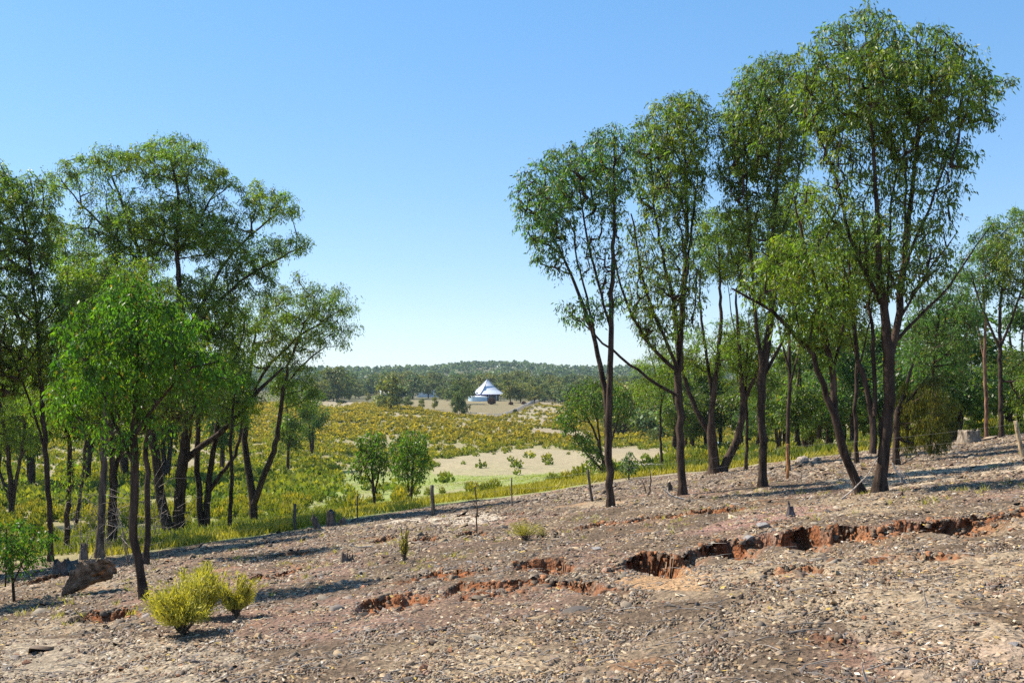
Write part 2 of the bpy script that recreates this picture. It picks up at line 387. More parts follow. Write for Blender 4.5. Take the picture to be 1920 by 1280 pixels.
bb = inpoly(PX, PY, BARE[0][0]); val = mixc(val, np.array([.36, .30, .185]), bb*np.clip(.7+.4*n_a, 0, 1))
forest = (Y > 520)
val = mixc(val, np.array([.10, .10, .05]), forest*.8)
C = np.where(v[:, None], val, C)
C = mixc(C, orange*.8, np.clip(flo*.4*(1+n_b), 0, .45))
cn = np.clip(.5+.8*vn(X*9, Y*9), 0, 1)
C = mixc(C, np.array([.25, .085, .03])*1.0, clay*.85*(.6+.4*cn)*(cn > .08))
nr_, nc_ = XX.shape
ii = np.arange(nr_-1)[:, None]*nc_+np.arange(nc_-1)[None]
Fq = np.stack([ii, ii+1, ii+nc_+1, ii+nc_], -1).reshape(-1, 4)
g_ = mesh_obj('ground', np.c_[X, Y+shift, Z], [Fq], M_ground, tint=C, smooth=True); kind(g_, 'structure')
del XX, YY, TT, PX, PY, C, val, n_a, n_b, n_c, Fq, ii

# ---------------------------------------------------------------- gravel, leaf litter, twigs
def rotz(n):
    a_ = rng.uniform(0, 2*math.pi, n); return np.cos(a_), np.sin(a_)
def scatter_pts(n, y0, y1, tm=.66, p=1.0):
    u = rng.random(n)
    if p == 0: Yv = y0+(y1-y0)*u
    else: Yv = y0*(y1/y0)**u
    Xv = rng.uniform(-tm, tm, n)*(Yv+2)
    px = 960+FP*Xv/Yv
    ok = Yv < edgeY(np.clip(px, -500, 2500))-1
    return Xv[ok], Yv[ok]
def chips(n, y0, y1, smul, name):
    Xv, Yv = scatter_pts(n, y0, y1); n = len(Xv)
    dzz, cl, fl = gully(Xv, Yv); keep = cl < .3
    clump = fbm(Xv*1.1, Yv*1.1, 3); keep &= rng.random(n) < np.clip(.72+.8*clump+.5*fbm(Xv/3.5+3, Yv/3.5, 2), .07, 1)
    Xv = Xv[keep]; Yv = Yv[keep]; n = len(Xv); zz = ground_z(Xv, Yv)
    s = .0145*smul*rng.lognormal(0, .48, n)*(np.maximum(Yv, 5)/11)**.75
    ax = s*rng.uniform(.7, 1.5, n); ay = s*rng.uniform(.5, 1, n); h = s*rng.uniform(.12, .55, n)
    c, s_ = rotz(n)
    sx = np.array([-1, 1, 1, -1.]); sy = np.array([-1, -1, 1, 1.])
    V = np.zeros((n, 8, 3))
    jit = rng.uniform(.45, 1.25, (n, 8, 2)); lx = np.concatenate([sx, sx*.7])[None]*jit[..., 0]*ax[:, None]; ly = np.concatenate([sy, sy*.7])[None]*jit[..., 1]*ay[:, None]
    V[..., 0] = Xv[:, None]+lx*c[:, None]-ly*s_[:, None]; V[..., 1] = Yv[:, None]+lx*s_[:, None]+ly*c[:, None]
    tl = rng.uniform(-.5, .5, (n, 2))
    V[:, 4:, 2] = h[:, None]*rng.uniform(.6, 1.1, (n, 4)); V[:, :4, 2] = -.01
    V[..., 2] += zz[:, None]+lx*tl[:, :1]+ly*tl[:, 1:]+.114*(V[..., 0]-Xv[:, None])-.075*(V[..., 1]-Yv[:, None])
    b = np.arange(n)[:, None]*8
    F = np.concatenate([b+np.array([q]) for q in ((4, 5, 6, 7), (0, 1, 5, 4), (1, 2, 6, 5), (2, 3, 7, 6), (3, 0, 4, 7))])
    pal = np.array([(.30, .24, .18), (.22, .16, .115), (.36, .27, .17), (.14, .095, .065), (.24, .205, .185), (.46, .39, .30), (.28, .15, .08), (.09, .068, .052), (.29, .18, .13), (.36, .29, .23)])
    k = rng.choice(len(pal), n, p=[.18, .15, .15, .1, .14, .07, .04, .06, .05, .06])
    T = np.repeat(pal[k]*rng.uniform(.45, 1.0, (n, 1))*(.7 if smul > 1 else 1)*np.array([.98, .94, .88]), 8, 0)
    o = mesh_obj(name, V.reshape(-1, 3), [F], M_chip, tint=T); kind(o, 'stuff'); return o
o = chips(330000, 4.2, 60, 1.0, 'gravel'); tag(o, 'dense scatter of small grey brown and rusty gravel over the bare slope', 'gravel')
o = chips(2600, 4.4, 45, 2.3, 'stone_rubble'); tag(o, 'hand sized flat stone chips strewn over the bare slope', 'stone rubble')
def clods():
    Xs, Ys, Ss, Cs = [], [], [], []
    for gi, (gx, gy, gh) in enumerate(GW):
        n = int((gx[-1]-gx[0])*110); x = rng.uniform(gx[0], gx[-1], n); dep = np.interp(x, gx, gh)
        d = rng.normal(.12, .22, n); k = (dep > .03)&(rng.random(n) < np.clip(dep/.12, .1, 1)); y = np.interp(x, gx, gy)-d
        Xs.append(x[k]); Ys.append(y[k]); Ss.append(np.clip(.022*rng.lognormal(0, .5, n), .008, .06)[k])
        c = np.where(rng.random((n, 1)) < .5, [[.26, .11, .045]], [[.17, .12, .08]])*rng.uniform(.6, 1.3, (n, 1)); Cs.append(c[k])
    x = np.concatenate(Xs); y = np.concatenate(Ys); s = np.concatenate(Ss); C_ = np.concatenate(Cs); n = len(x); z = ground_z(x, y)
    B = np.array([(i, j, k) for k in (-1, 1) for i, j in ((-1, -1), (1, -1), (1, 1), (-1, 1))], float)
    V = B[None]*rng.uniform(.45, 1.15, (n, 8, 3))*s[:, None, None]*np.array([1, .9, .75]); c, s_ = rotz(n)
    Vx = V[..., 0]*c[:, None]-V[..., 1]*s_[:, None]+x[:, None]; Vy = V[..., 0]*s_[:, None]+V[..., 1]*c[:, None]+y[:, None]; Vz = V[..., 2]+z[:, None]+(s*.1)[:, None]
    b = np.arange(n)[:, None]*8; F = np.concatenate([b+np.array([q]) for q in ((4, 5, 6, 7), (0, 1, 5, 4), (1, 2, 6, 5), (2, 3, 7, 6), (3, 0, 4, 7))])
    o = mesh_obj('clay_clods', np.stack([Vx, Vy, Vz], -1).reshape(-1, 3), [F], M_rock, tint=np.repeat(C_, 8, 0)); kind(o, 'stuff'); tag(o, 'rusty clods of broken earth along the gully banks', 'clods')
clods()
def litter(n):
    Xv, Yv = scatter_pts(n, 4.2, 62); n = len(Xv)
    d = fbm(Xv*.6+7, Yv*.6, 3); px = 960+FP*Xv/Yv
    keep = rng.random(n) < np.clip(.5+.6*d+.3*(np.abs(px-960) > 400), .1, 1); Xv = Xv[keep]; Yv = Yv[keep]; n = len(Xv); zz = ground_z(Xv, Yv)
    L = .05*rng.uniform(.6, 1.5, n)*(np.maximum(Yv, 6)/11)**.45; a_ = rng.uniform(0, 6.283, n)
    D = np.c_[np.cos(a_), np.sin(a_), rng.uniform(-.35, .45, n)]; S = unit(np.cross(D, np.c_[rng.uniform(-.6, .6, (n, 2)), np.ones(n)]))*(L*rng.uniform(.12, .3, n))[:, None]
    c = np.c_[Xv, Yv, zz+.012+rng.random(n)*.02]; D = D*L[:, None]
    V = np.stack([c-D*.5, c+S-D*.05, c+D*.5, c-S-D*.05], 1)
    pal = np.array([(.42, .32, .2), (.28, .18, .1), (.5, .42, .3), (.36, .22, .1), (.2, .13, .08), (.55, .5, .42), (.5, .34, .08)])
    T = np.repeat(pal[rng.choice(7, n, p=[.25, .25, .06, .16, .22, .03, .03])]*rng.uniform(.8, 1.15, (n, 1)), 4, 0)
    o = mesh_obj('leaf_litter', V.reshape(-1, 3), [quads_for(n)], M_chip, tint=T)
    kind(o, 'stuff'); tag(o, 'dry brown fallen gum leaves spread between the gravel', 'leaf litter')
litter(100000)
def twig_litter(n):
    Xv, Yv = scatter_pts(n, 4.4, 50); b = MB()
    zz = ground_z(Xv, Yv)
    for x, y, z in zip(Xv, Yv, zz):
        L = rng.uniform(.12, .42)*(max(y, 6)/11)**.4; a_ = rng.uniform(0, 6.28); bend = rng.normal(0, .3)
        P = np.array([(x, y, z+.01), (x+L*.5*math.cos(a_), y+L*.5*math.sin(a_), z+.03), (x+L*(.5*math.cos(a_)+.5*math.cos(a_+bend)), y+L*(.5*math.sin(a_)+.5*math.sin(a_+bend)), z+.025)])
        P[1:, 2] += .114*(P[1:, 0]-x)-.075*(P[1:, 1]-y)
        g = rng.uniform(.09, .36); b.tube(P, [.006, .005, .002], 3, (g, g*.88, g*.76))
    o = b.build('twig_litter', M_chip); kind(o, 'stuff'); tag(o, 'thin grey dead twigs scattered across the gravel', 'twigs')
twig_litter(2600)

# ---------------------------------------------------------------- rocks
def rock_mesh(seed, flat=.6):
    r = np.random.default_rng(seed)
    import bmesh
    bm = bmesh.new()
    for _ in range(11):
        v = unit(r.normal(size=3))*r.uniform(.75, 1.05); bm.verts.new((v[0], v[1]*.75, v[2]*flat))
    bmesh.ops.convex_hull(bm, input=bm.verts)
    for v_ in [v_ for v_ in bm.verts if not v_.link_faces]: bm.verts.remove(v_)
    bmesh.ops.bevel(bm, geom=list(bm.edges), offset=.02, segments=1, affect='EDGES')
    me = bpy.data.meshes.new('rock'); bm.to_mesh(me); bm.free()
    return me
ROCKC = [(.30, .22, .15), (.16, .13, .115), (.40, .28, .16), (.26, .24, .23), (.36, .17, .09)]
rock_me = []
for i in range(10):
    me = rock_mesh(40+i, [.45, .7, .55, .35, .8][i % 5]); c = ROCKC[i % 5]
    at_ = me.attributes.new('tint', 'FLOAT_COLOR', 'POINT'); at_.data.foreach_set('color', np.tile((*c, 1.), len(me.vertices)).astype(np.float32))
    me.materials.append(M_rock); rock_me.append(me)
def rock(px, py, wpx, label, proto, group=None, rz=None, asp=1, p=None):
    p = G(px, py) if p is None else p; s = wpx/2/FP*p[1]
    o = bpy.data.objects.new('rock', rock_me[proto]); COL.objects.link(o)
    o.location = p+np.array([0, 0, s*.18]); o.scale = (s, s*1.1, s*asp)
    o.rotation_euler = (rng.uniform(-.3, .3), rng.uniform(-.3, .3)-.1, rng.uniform(0, 6.28) if rz is None else rz)
    return tag(o, label, 'rock', group)
NAMED = [
 (475, 1270, 24, 'dark brown rock at the bottom edge left of centre', 1), (525, 1252, 22, 'round black rock on the pale gravel near the bottom edge', 6), (52, 1246, 22, 'reddish wedge rock near the bottom left corner', 4),
 (483, 1196, 26, 'orange brown flat rock in front of the left yellow shrubs', 2), (455, 1212, 16, 'small tan rock just left below the orange brown flat rock', 7), (607, 1158, 14, 'dark cube shaped rock right of the shrub shadow', 1),
 (630, 1187, 34, 'thin tan slab split in two right of the yellow shrubs', 3), (676, 1076, 18, 'dark square block left of the middle gullies', 6), (705, 1058, 14, 'small black stone above the dark square block', 1),
 (680, 1245, 24, 'grey blue lump of stone near the bottom, left of centre', 8), (770, 1250, 38, 'long brown flat slab near the bottom edge in the centre', 5), (795, 1255, 26, 'orange slab touching the long brown slab', 9),
 (845, 1220, 18, 'upright orange brown stone in the bottom centre', 4), (725, 1276, 34, 'black flat slab cut by the bottom edge', 1), (878, 1054, 22, 'flat grey stone below the thin leafless sapling', 3),
 (980, 1030, 14, 'dark rounded stone below the small centre shrubs', 1), (1067, 1018, 14, 'brown rounded stone right of the centre shrubs', 6), (1118, 1030, 34, 'long dark flat slab above the main gully start', 3),
 (1135, 1028, 12, 'small dark stone at the end of the long dark slab', 1), (1162, 1010, 14, 'single dark stone high on the centre slope', 6), (1568, 1079, 26, 'square yellow brown block under the main gully', 2),
 (1678, 1098, 24, 'tan wedge rock on the right gravel', 7), (1562, 1131, 20, 'yellow ochre rock below the square block', 2), (1308, 1133, 14, 'small dark brown stone left of the ochre rock', 1),
 (1355, 1139, 20, 'flat dark stone beside the small dark brown stone', 3), (1379, 1243, 16, 'tan triangular stone near the bottom right of centre', 7), (1547, 1250, 20, 'dark rounded stone close to the bottom edge on the right', 6),
 (1790, 1100, 12, 'small brown stone standing on edge at the right', 5), (1830, 1155, 18, 'dark flat chip below the standing stone at the right', 1), (1856, 1190, 26, 'pale grey blue slab near the right edge', 8),
 (1905, 1213, 34, 'broad greenish grey slab at the right edge', 8), (1866, 990, 16, 'yellow orange clod in the right end of the main gully', 2), (1896, 991, 18, 'orange clod beside the yellow orange clod in the gully', 9),
 (1512, 1240, 12, 'tiny brown stone left of the dark rounded stone near the bottom', 5), (1430, 990, 46, 'wide grey green slab lying on the lip of the main gully', 8), (1400, 1012, 30, 'tilted grey slab leaning over the gully lip', 3),
 (1450, 1000, 20, 'dark slab fragment beside the wide grey green slab', 1), (1505, 1000, 22, 'rounded grey boulder set in the gully bank', 8), (1560, 978, 12, 'dark stone above the middle of the main gully', 6),
 (952, 1066, 16, 'upright dark brown block at the left end of the short gully', 6), (350, 1208, 12, 'small dark stone left of the shrub stems', 1), (1690, 1237, 14, 'brown stone at the lower right beside a white stick', 5)]
for x, y, w, l, k in NAMED: rock(x, y, w, l, k, asp=1.2)
kk = 0
while kk < 200:
    y = 905+ (1278-905)*rng.random()**.8; x = rng.uniform(-40, 1960)
    if y < np.interp(x, EDGE[:, 0], EDGE[:, 1])+12: continue
    w = rng.lognormal(2.15, .38)*(.5+(y-880)/400); kk += 1
    rock(x, y, w, 'small angular brown stone loose on the gravel slope', int(rng.integers(10)), 'small loose stones on the gravel slope')

# ---------------------------------------------------------------- trees
def polydist(px, py, poly):
    d = np.full(np.shape(px), 1e9); n = len(poly)
    for i in range(n):
        a_ = np.array(poly[i], float); b = np.array(poly[(i+1) % n], float); ab = b-a_
        t = np.clip(((px-a_[0])*ab[0]+(py-a_[1])*ab[1])/(ab@ab+1e-9), 0, 1)
        d = np.minimum(d, np.hypot(px-a_[0]-t*ab[0], py-a_[1]-t*ab[1]))
    return d
def clumps_in(poly, sp, Y, depth=150, keep=1.0):
    P = np.array(poly, float); x0, y0 = P.min(0); x1, y1 = P.max(0); n = int((x1-x0)*(y1-y0)/(sp*sp)*14)+20
    x = rng.uniform(x0, x1, n); y = rng.uniform(y0, y1, n); m = inpoly(x, y, poly); x = x[m]; y = y[m]
    d = polydist(x, y, poly); out = []
    off = rng.uniform(-1, 1, len(x))*np.minimum(d*1.3+12, depth)
    acc = np.zeros((0, 3))
    for xi, yi, oi, di in zip(x, y, off, d):
        if di < sp*.22: continue
        q = np.array([xi, yi, oi*.6])
        if len(acc) and np.min(((acc-q)**2).sum(1)) < sp*sp*.8: continue
        acc = np.vstack([acc, q])
        if rng.random() < keep: out.append((xi, yi, oi))
    return [np.append(at(a_, b, Y)[[0]], [Y+o/FP*Y, at(a_, b, Y)[2]]) for a_, b, o in out]
def leaves(C, rc, n, L, W, col, droop=1.0, var=.3, cr=None):
    """n leaves hanging round each clump centre C"""
    m = len(C); per = 5; n = max(1, n//per)*per; k = n//per            # leaves hang in sprays of five
    big = np.repeat(rng.uniform(.5, 1.35, (m, 1)), n, 0)
    O = unit(rng.normal(size=(m*k, 3))); O = O*(rng.random((m*k, 1))**.45)*rc*np.where(rng.random((m*k, 1)) < .15, 1.3, .9); O[:, 2] *= .8
    sd_ = unit(O*np.array([1, 1, .6])/max(rc, 1e-6)+rng.normal(0, .5, (m*k, 3))-np.array([0, 0, .6*droop])); ln = rng.uniform(1.2, 2.6, (m*k, 1))*L
    t = np.tile((np.arange(per)/per)[:, None], (m*k, 1)); sdr = np.repeat(sd_, per, 0)
    C = np.repeat(C, n, 0); N = len(C)
    P = C+np.repeat(O, per, 0)*big+sdr*np.repeat(ln, per, 0)*t-np.array([0, 0, 1.])*t*t*np.repeat(ln, per, 0)*.4+rng.normal(0, L*.18, (N, 3))
    D = unit(sdr*.6+np.c_[rng.normal(0, .45, (N, 2)), -droop*.8*np.ones(N)+rng.normal(0, .4, N)])
    Lx = (L*rng.uniform(.5, 1.4, N))[:, None]; S = unit(np.cross(D, rng.normal(size=(N, 3))))*Lx*W*.5*rng.uniform(.7, 1.3, (N, 1))
    D = D*Lx
    V = np.stack([P, P+D*.42+S, P+D, P+D*.42-S], 1).reshape(-1, 3)
    cv = np.repeat(rng.uniform(1-var*.6, 1+var*.6, (m, 1)), n, 0)*rng.uniform(1-var, 1+var, (N, 1))
    hue = np.repeat(rng.normal(0, .07, (m, 1)), n, 0)+rng.normal(0, .10, (N, 1))
    T = np.asarray(col)[None]*cv; T = T*np.c_[1+hue, np.ones((N, 1)), 1-hue]
    yl = rng.random(N) < .03; T[yl] = np.array([.30, .20, .04])*rng.uniform(.5, 1, (yl.sum(), 1))
    return V, np.repeat(np.clip(T, .005, 1), 4, 0)
def resample(P, R, step):
    P = np.asarray(P, float); d = np.r_[0, np.cumsum(np.linalg.norm(np.diff(P, axis=0), axis=1))]
    n = max(3, int(d[-1]/step)); s = np.linspace(0, d[-1], n+1)
    Q = np.stack([np.interp(s, d, P[:, k]) for k in range(3)], 1); R = np.interp(s, d, R)
    for _ in range(2): Q[1:-1] = .25*Q[:-2]+.5*Q[1:-1]+.25*Q[2:]
    return Q, R
def grow(stems, clumps, mb, bark, step=.35, rt=.011, upw=.45, sides=5, minfrac=.3, wob=.04):
    """joins clump centres to the stems by ascending, tapering branches"""
    NP, NR, ST = [], [], []
    zs = np.concatenate([s[0][:, 2] for s in stems]); zmin, zmax = zs.min(), zs.max()
    for P, R in stems:
        Q, r = resample(P, R, step); Q[1:] += rng.normal(0, wob*.5, (len(Q)-1, 3))*np.minimum(1, np.arange(1, len(Q))/4)[:, None]
        mb.tube(Q, r, 9 if r[0] > .05 else 6, bark*rng.uniform(.85, 1.1))
        for q, rr in zip(Q, r):
            if q[2] > zmin+minfrac*(zmax-zmin): NP.append(q); NR.append(rr); ST.append(-1)
    if not clumps: return []
    NP = list(NP); par = [-1]*len(NP); cnt = [0]*len(NP); own = [-1]*len(NP); br = []
    A = np.array(NP); order = np.argsort([np.min(((A-c)**2).sum(1)) for c in clumps])
    for ci in order:
        c = clumps[ci]; A = np.array(NP); dd = c-A; hz = np.hypot(dd[:, 0], dd[:, 1]); dzz = dd[:, 2]
        cost = hz*1.35+np.where(dzz > .25*hz, dzz*.9, (.25*hz-dzz)*3+dzz*.5)
        k = int(np.argmin(cost)); p0 = A[k]; L = np.linalg.norm(c-p0); n = max(2, int(L/step))
        ctrl = p0+(c-p0)*.45+np.array([0, 0, -.12*L])+rng.normal(0, .06*L, 3)
        t = np.linspace(0, 1, n+1)[:, None]; Q = (1-t)**2*p0+2*t*(1-t)*ctrl+t*t*c
        Q[1:-1] += rng.normal(0, wob, (n-1, 3))
        idx = [k]
        for q in Q[1:]:
            NP.append(q); par.append(idx[-1]); cnt.append(0); NR.append(0); idx.append(len(NP)-1)
        br.append((Q, idx)); j = idx[-1]
        while j >= 0 and NR[j] == 0: cnt[j] += 1; j = par[j]
    for Q, idx in br:
        cc = np.array([cnt[i] if NR[i] == 0 else cnt[idx[1]] for i in idx], float)
        r = rt*cc**.52
        if NR[idx[0]] > 0: r = np.minimum(r, NR[idx[0]]*.75)
        r[-1] = rt*.4
        mb.tube(Q, r, sides, bark*rng.uniform(.85, 1.25))
    return br
def twigs(C, rc, n, r, mb, bark):
    m = len(C); C = np.repeat(np.array(C), n, 0); N = len(C)
    E = C+unit(rng.normal(size=(N, 3))*np.array([1, 1, .8])+np.array([0, 0, .35]))*rc*rng.uniform(.6, 1.1, (N, 1))
    S0 = C-np.array([0, 0, rc*.5])
    D = unit(E-S0); A = unit(np.cross(D, [0.3, 1, .2])); B = np.cross(D, A); V = []
    for k in range(3):
        o_ = A*math.cos(k*2.094)+B*math.sin(k*2.094); V.append(S0+o_*r); V.append(E+o_*r*.4)
    V = np.stack(V, 1).reshape(-1, 3); b = np.arange(N)[:, None]*6
    F = np.concatenate([b+np.array([q]) for q in ((0, 2, 3, 1), (2, 4, 5, 3), (4, 0, 1, 5))])
    mb.add(V, F, bark*1.1)
BARK = np.array([.05, .033, .024])
def gum(name, label, cat, base, stems, crowns, Y=None, sp=21, L=.115, W=.29, col=(.075, .115, .03), cover=1.95, bark=None,
        rt=.014, tw=6, dz=.35, droop=1.0, depth=150, rcs=.74, group=None, minfrac=.3, var=.5):
    bark = BARK if bark is None else np.asarray(bark)
    b = G(*base)
    if Y is None: Y = b[1]
    k = 0; S = []
    for st in stems:
        P = []; R = []; n = len(st); drift = rng.uniform(-dz, dz)*Y*.05
        for i, q in enumerate(st):
            p = at(q[0], q[1], Y); w = i/(n-1)
            off = q[3] if len(q) > 3 else drift*w
            sY = (Y+off)/Y; p = np.array([p[0]*sY, Y+off, EYE+(p[2]-EYE)*sY])
            P.append(p); R.append(q[2]/FP*Y)
        P = np.array(P); R = np.array(R)*.88
        if abs(st[0][1]-base[1]) < 26 and abs(st[0][0]-base[0]) < 60:      # rooted stem: flare and sink
            P = np.vstack([P[0]+(P[0]-P[1])*.02-np.array([0, 0, .35]), P[0], P[0]+(P[1]-P[0])*.06, P[1:]]); R = np.r_[R[0]*1.9, R[0]*1.45, R[0]*1.05, R[1:]]
        S.append((P, R))
    rt_obj = root(name, b, label, cat, group)
    CL = []; LV = []; LT = []
    for cr in crowns:
        poly = cr[0]; cv = cr[1] if len(cr) > 1 else 1; spx = sp*(cr[2] if len(cr) > 2 else 1)
        cc = clumps_in(poly, spx, Y, depth, 1.0)
        if not cc: continue
        cc = np.array(cc); CL += list(cc)
        rc = spx*rcs/FP*Y; lp = L/Y*FP; n = max(4, int(cover*cv*spx*spx/(lp*lp*W*.55)))
        V, T = leaves(cc, rc, n, L, W, col, droop, var); LV.append(V); LT.append(T)
    mb = MB(); grow(S, CL, mb, bark, rt=rt, minfrac=minfrac)
    if CL and tw: twigs(CL, sp*rcs/FP*Y, tw, .0045*Y/28, mb, bark)
    mb.build('trunk', M_bark, rt_obj, b, smooth=True)
    if LV:
        V = np.concatenate(LV); mesh_obj('crown', V, [quads_for(len(V)//4)], M_leaf, rt_obj, np.concatenate(LT), b)
    return rt_obj
GL = (.126, .172, .033); GY = (.150, .205, .028); GB = (.092, .155, .045)
# --- right hand stand
gum('gum_tree', 'slender tree forking low, leftmost of the tall stand on the right', 'tree', (1145, 950),
    [[(1145, 950, 8), (1143, 860, 8), (1141, 790, 7.5), (1143, 700, 6.5), (1147, 600, 5.5), (1150, 480, 4.5), (1153, 380, 3), (1150, 280, 2)],
     [(1141, 800, 6), (1134, 720, 6), (1119, 650, 5), (1096, 580, 4), (1070, 510, 3), (1040, 450, 2), (1015, 390, 1.3)],
     [(1118, 648, 3), (1110, 600, 2.6), (1096, 540, 2.2), (1080, 470, 1.8), (1075, 400, 1.2)],
     [(1146, 620, 3), (1120, 530, 2.8), (1098, 430, 2.2), (1085, 340, 1.4)]],
    [([(965, 365), (985, 310), (1010, 290), (1050, 270), (1090, 265), (1120, 240), (1160, 235), (1190, 250), (1192, 300), (1180, 370), (1160, 430), (1120, 415), (1090, 395), (1075, 430), (1055, 470), (1058, 515), (1030, 505), (1003, 500), (990, 450), (975, 430)], 1.1),
     ([(1040, 590), (1055, 562), (1090, 550), (1130, 557), (1162, 548), (1150, 590), (1120, 608), (1085, 610), (1068, 598)], .8, .85),
     ([(1065, 440), (1100, 420), (1175, 440), (1180, 560), (1130, 550), (1085, 510)], .28)], col=GB, depth=110)
gum('gum_tree', 'straight dark trunk with long limbs spreading left, second of the tall stand', 'tree', (1280, 928),
    [[(1280, 928, 8.5), (1277, 850, 8.5), (1272, 740, 8.5), (1274, 650, 7.5), (1281, 560, 6), (1287, 450, 4.5), (1288, 330, 3), (1275, 220, 2)],
     [(1271, 742, 3.4), (1235, 722, 3.4), (1190, 690, 3), (1150, 660, 2.6), (1110, 620, 2), (1085, 600, 1.2)],
     [(1270, 695, 4), (1235, 668, 4), (1205, 630, 3.6), (1180, 580, 3), (1160, 530, 2.4), (1150, 470, 1.6)],
     [(1270, 690, 4), (1248, 640, 3.6), (1215, 560, 3), (1195, 480, 2.4), (1185, 400, 1.5)],
     [(1275, 640, 4), (1262, 560, 3.6), (1240, 470, 3), (1225, 380, 2), (1220, 300, 1.2)],
     [(1282, 560, 3), (1292, 480, 3), (1302, 380, 2.2), (1312, 280, 1.2)]],
    [([(1185, 250), (1200, 215), (1230, 185), (1270, 168), (1310, 175), (1335, 205), (1335, 250), (1325, 300), (1325, 380), (1290, 425), (1240, 435), (1200, 400), (1180, 340)], 1.1),
     ([(1165, 400), (1240, 430), (1310, 430), (1325, 560), (1290, 630), (1230, 655), (1190, 600), (1165, 500)], .55),
     ([(1150, 560), (1200, 545), (1240, 600), (1260, 650), (1215, 650)], .5, .8)], col=GL)
gum('gum_tree', 'twin trunked tree with a V shaped fork standing farther back behind the wire fence', 'tree', (1345, 887),
    [[(1340, 887, 12), (1338, 850, 11), (1334, 815, 10), (1331, 790, 7), (1336, 750, 6), (1345, 690, 5), (1352, 610, 4), (1350, 520, 2.5), (1345, 440, 1.4)],
     [(1334, 815, 6), (1318, 795, 6), (1303, 765, 5), (1285, 715, 4.5), (1272, 660, 3.5), (1262, 600, 2.5), (1262, 540, 1.4)],
     [(1336, 755, 4), (1330, 700, 3.6), (1320, 640, 3), (1312, 570, 2.4), (1312, 500, 1.2)],
     [(1352, 885, 9), (1370, 850, 9), (1386, 815, 8), (1393, 775, 7), (1394, 745, 6), (1388, 690, 4.5), (1383, 620, 3.4), (1380, 540, 2)],
     [(1394, 752, 4.5), (1408, 725, 4), (1428, 675, 3.4), (1440, 610, 3), (1446, 550, 2)]],
    [([(1290, 430), (1320, 395), (1370, 380), (1412, 400), (1424, 470), (1400, 525), (1350, 530), (1300, 515)], 1.2),
     ([(1235, 640), (1290, 600), (1400, 600), (1450, 640), (1440, 690), (1380, 700), (1300, 700), (1250, 690)], .6)], col=GY)
gum('gum_tree', 'straight thick dark trunk with narrow tall crown, in the middle of the right stand', 'tree', (1430, 912),
    [[(1430, 912, 9), (1430, 850, 8.5), (1427, 780, 8.5), (1426, 710, 9.5), (1440, 650, 8), (1446, 580, 6.5), (1450, 470, 5), (1455, 360, 3.5), (1462, 250, 2.2), (1470, 160, 1.4)],
     [(1430, 700, 5), (1420, 620, 4), (1412, 540, 3.4), (1405, 430, 2.6), (1398, 330, 1.8), (1392, 240, 1.1)],
     [(1432, 705, 4), (1450, 670, 3.6), (1475, 630, 3), (1490, 590, 2.2), (1498, 540, 1.4)],
     [(1450, 500, 3.2), (1478, 400, 2.6), (1500, 310, 2), (1512, 220, 1.2)]],
    [([(1335, 230), (1350, 190), (1390, 130), (1430, 105), (1480, 98), (1522, 130), (1532, 220), (1510, 320), (1465, 380), (1385, 365), (1330, 330), (1342, 270)], 1.15),
     ([(1355, 340), (1480, 370), (1510, 480), (1450, 560), (1390, 560), (1350, 430)], .75)], col=GL)
gum('leaning_tree', 'tree whose dark trunk leans left from the paired base, with one bare curved limb', 'tree', (1622, 925),
    [[(1622, 925, 10), (1600, 895, 9.5), (1583, 860, 9), (1574, 810, 8.5), (1562, 770, 7.5), (1549, 740, 6.5), (1540, 700, 6), (1524, 672, 5.5), (1501, 634, 5), (1467, 597, 4.2), (1422, 566, 3.2), (1374, 543, 2)],
     [(1580, 850, 7.5), (1567, 795, 7.5), (1562, 730, 7), (1557, 662, 6.5), (1545, 600, 5.5), (1535, 550, 5), (1515, 490, 3.6), (1500, 430, 2.6), (1490, 370, 1.6)],
     [(1536, 555, 3.4), (1500, 520, 3), (1462, 494, 2.4), (1430, 470, 1.5)],
     [(1560, 700, 3.4), (1580, 620, 3), (1585, 540, 2.2), (1580, 460, 1.4)]],
    [([(1400, 490), (1440, 450), (1500, 425), (1570, 435), (1605, 520), (1600, 620), (1550, 690), (1490, 650), (1430, 580)], 1.1),
     ([(1480, 330), (1560, 340), (1590, 440), (1500, 430)], .7), ([(1385, 520), (1420, 500), (1440, 560), (1400, 570)], .7, .7)], col=GY, L=.105, sp=30)
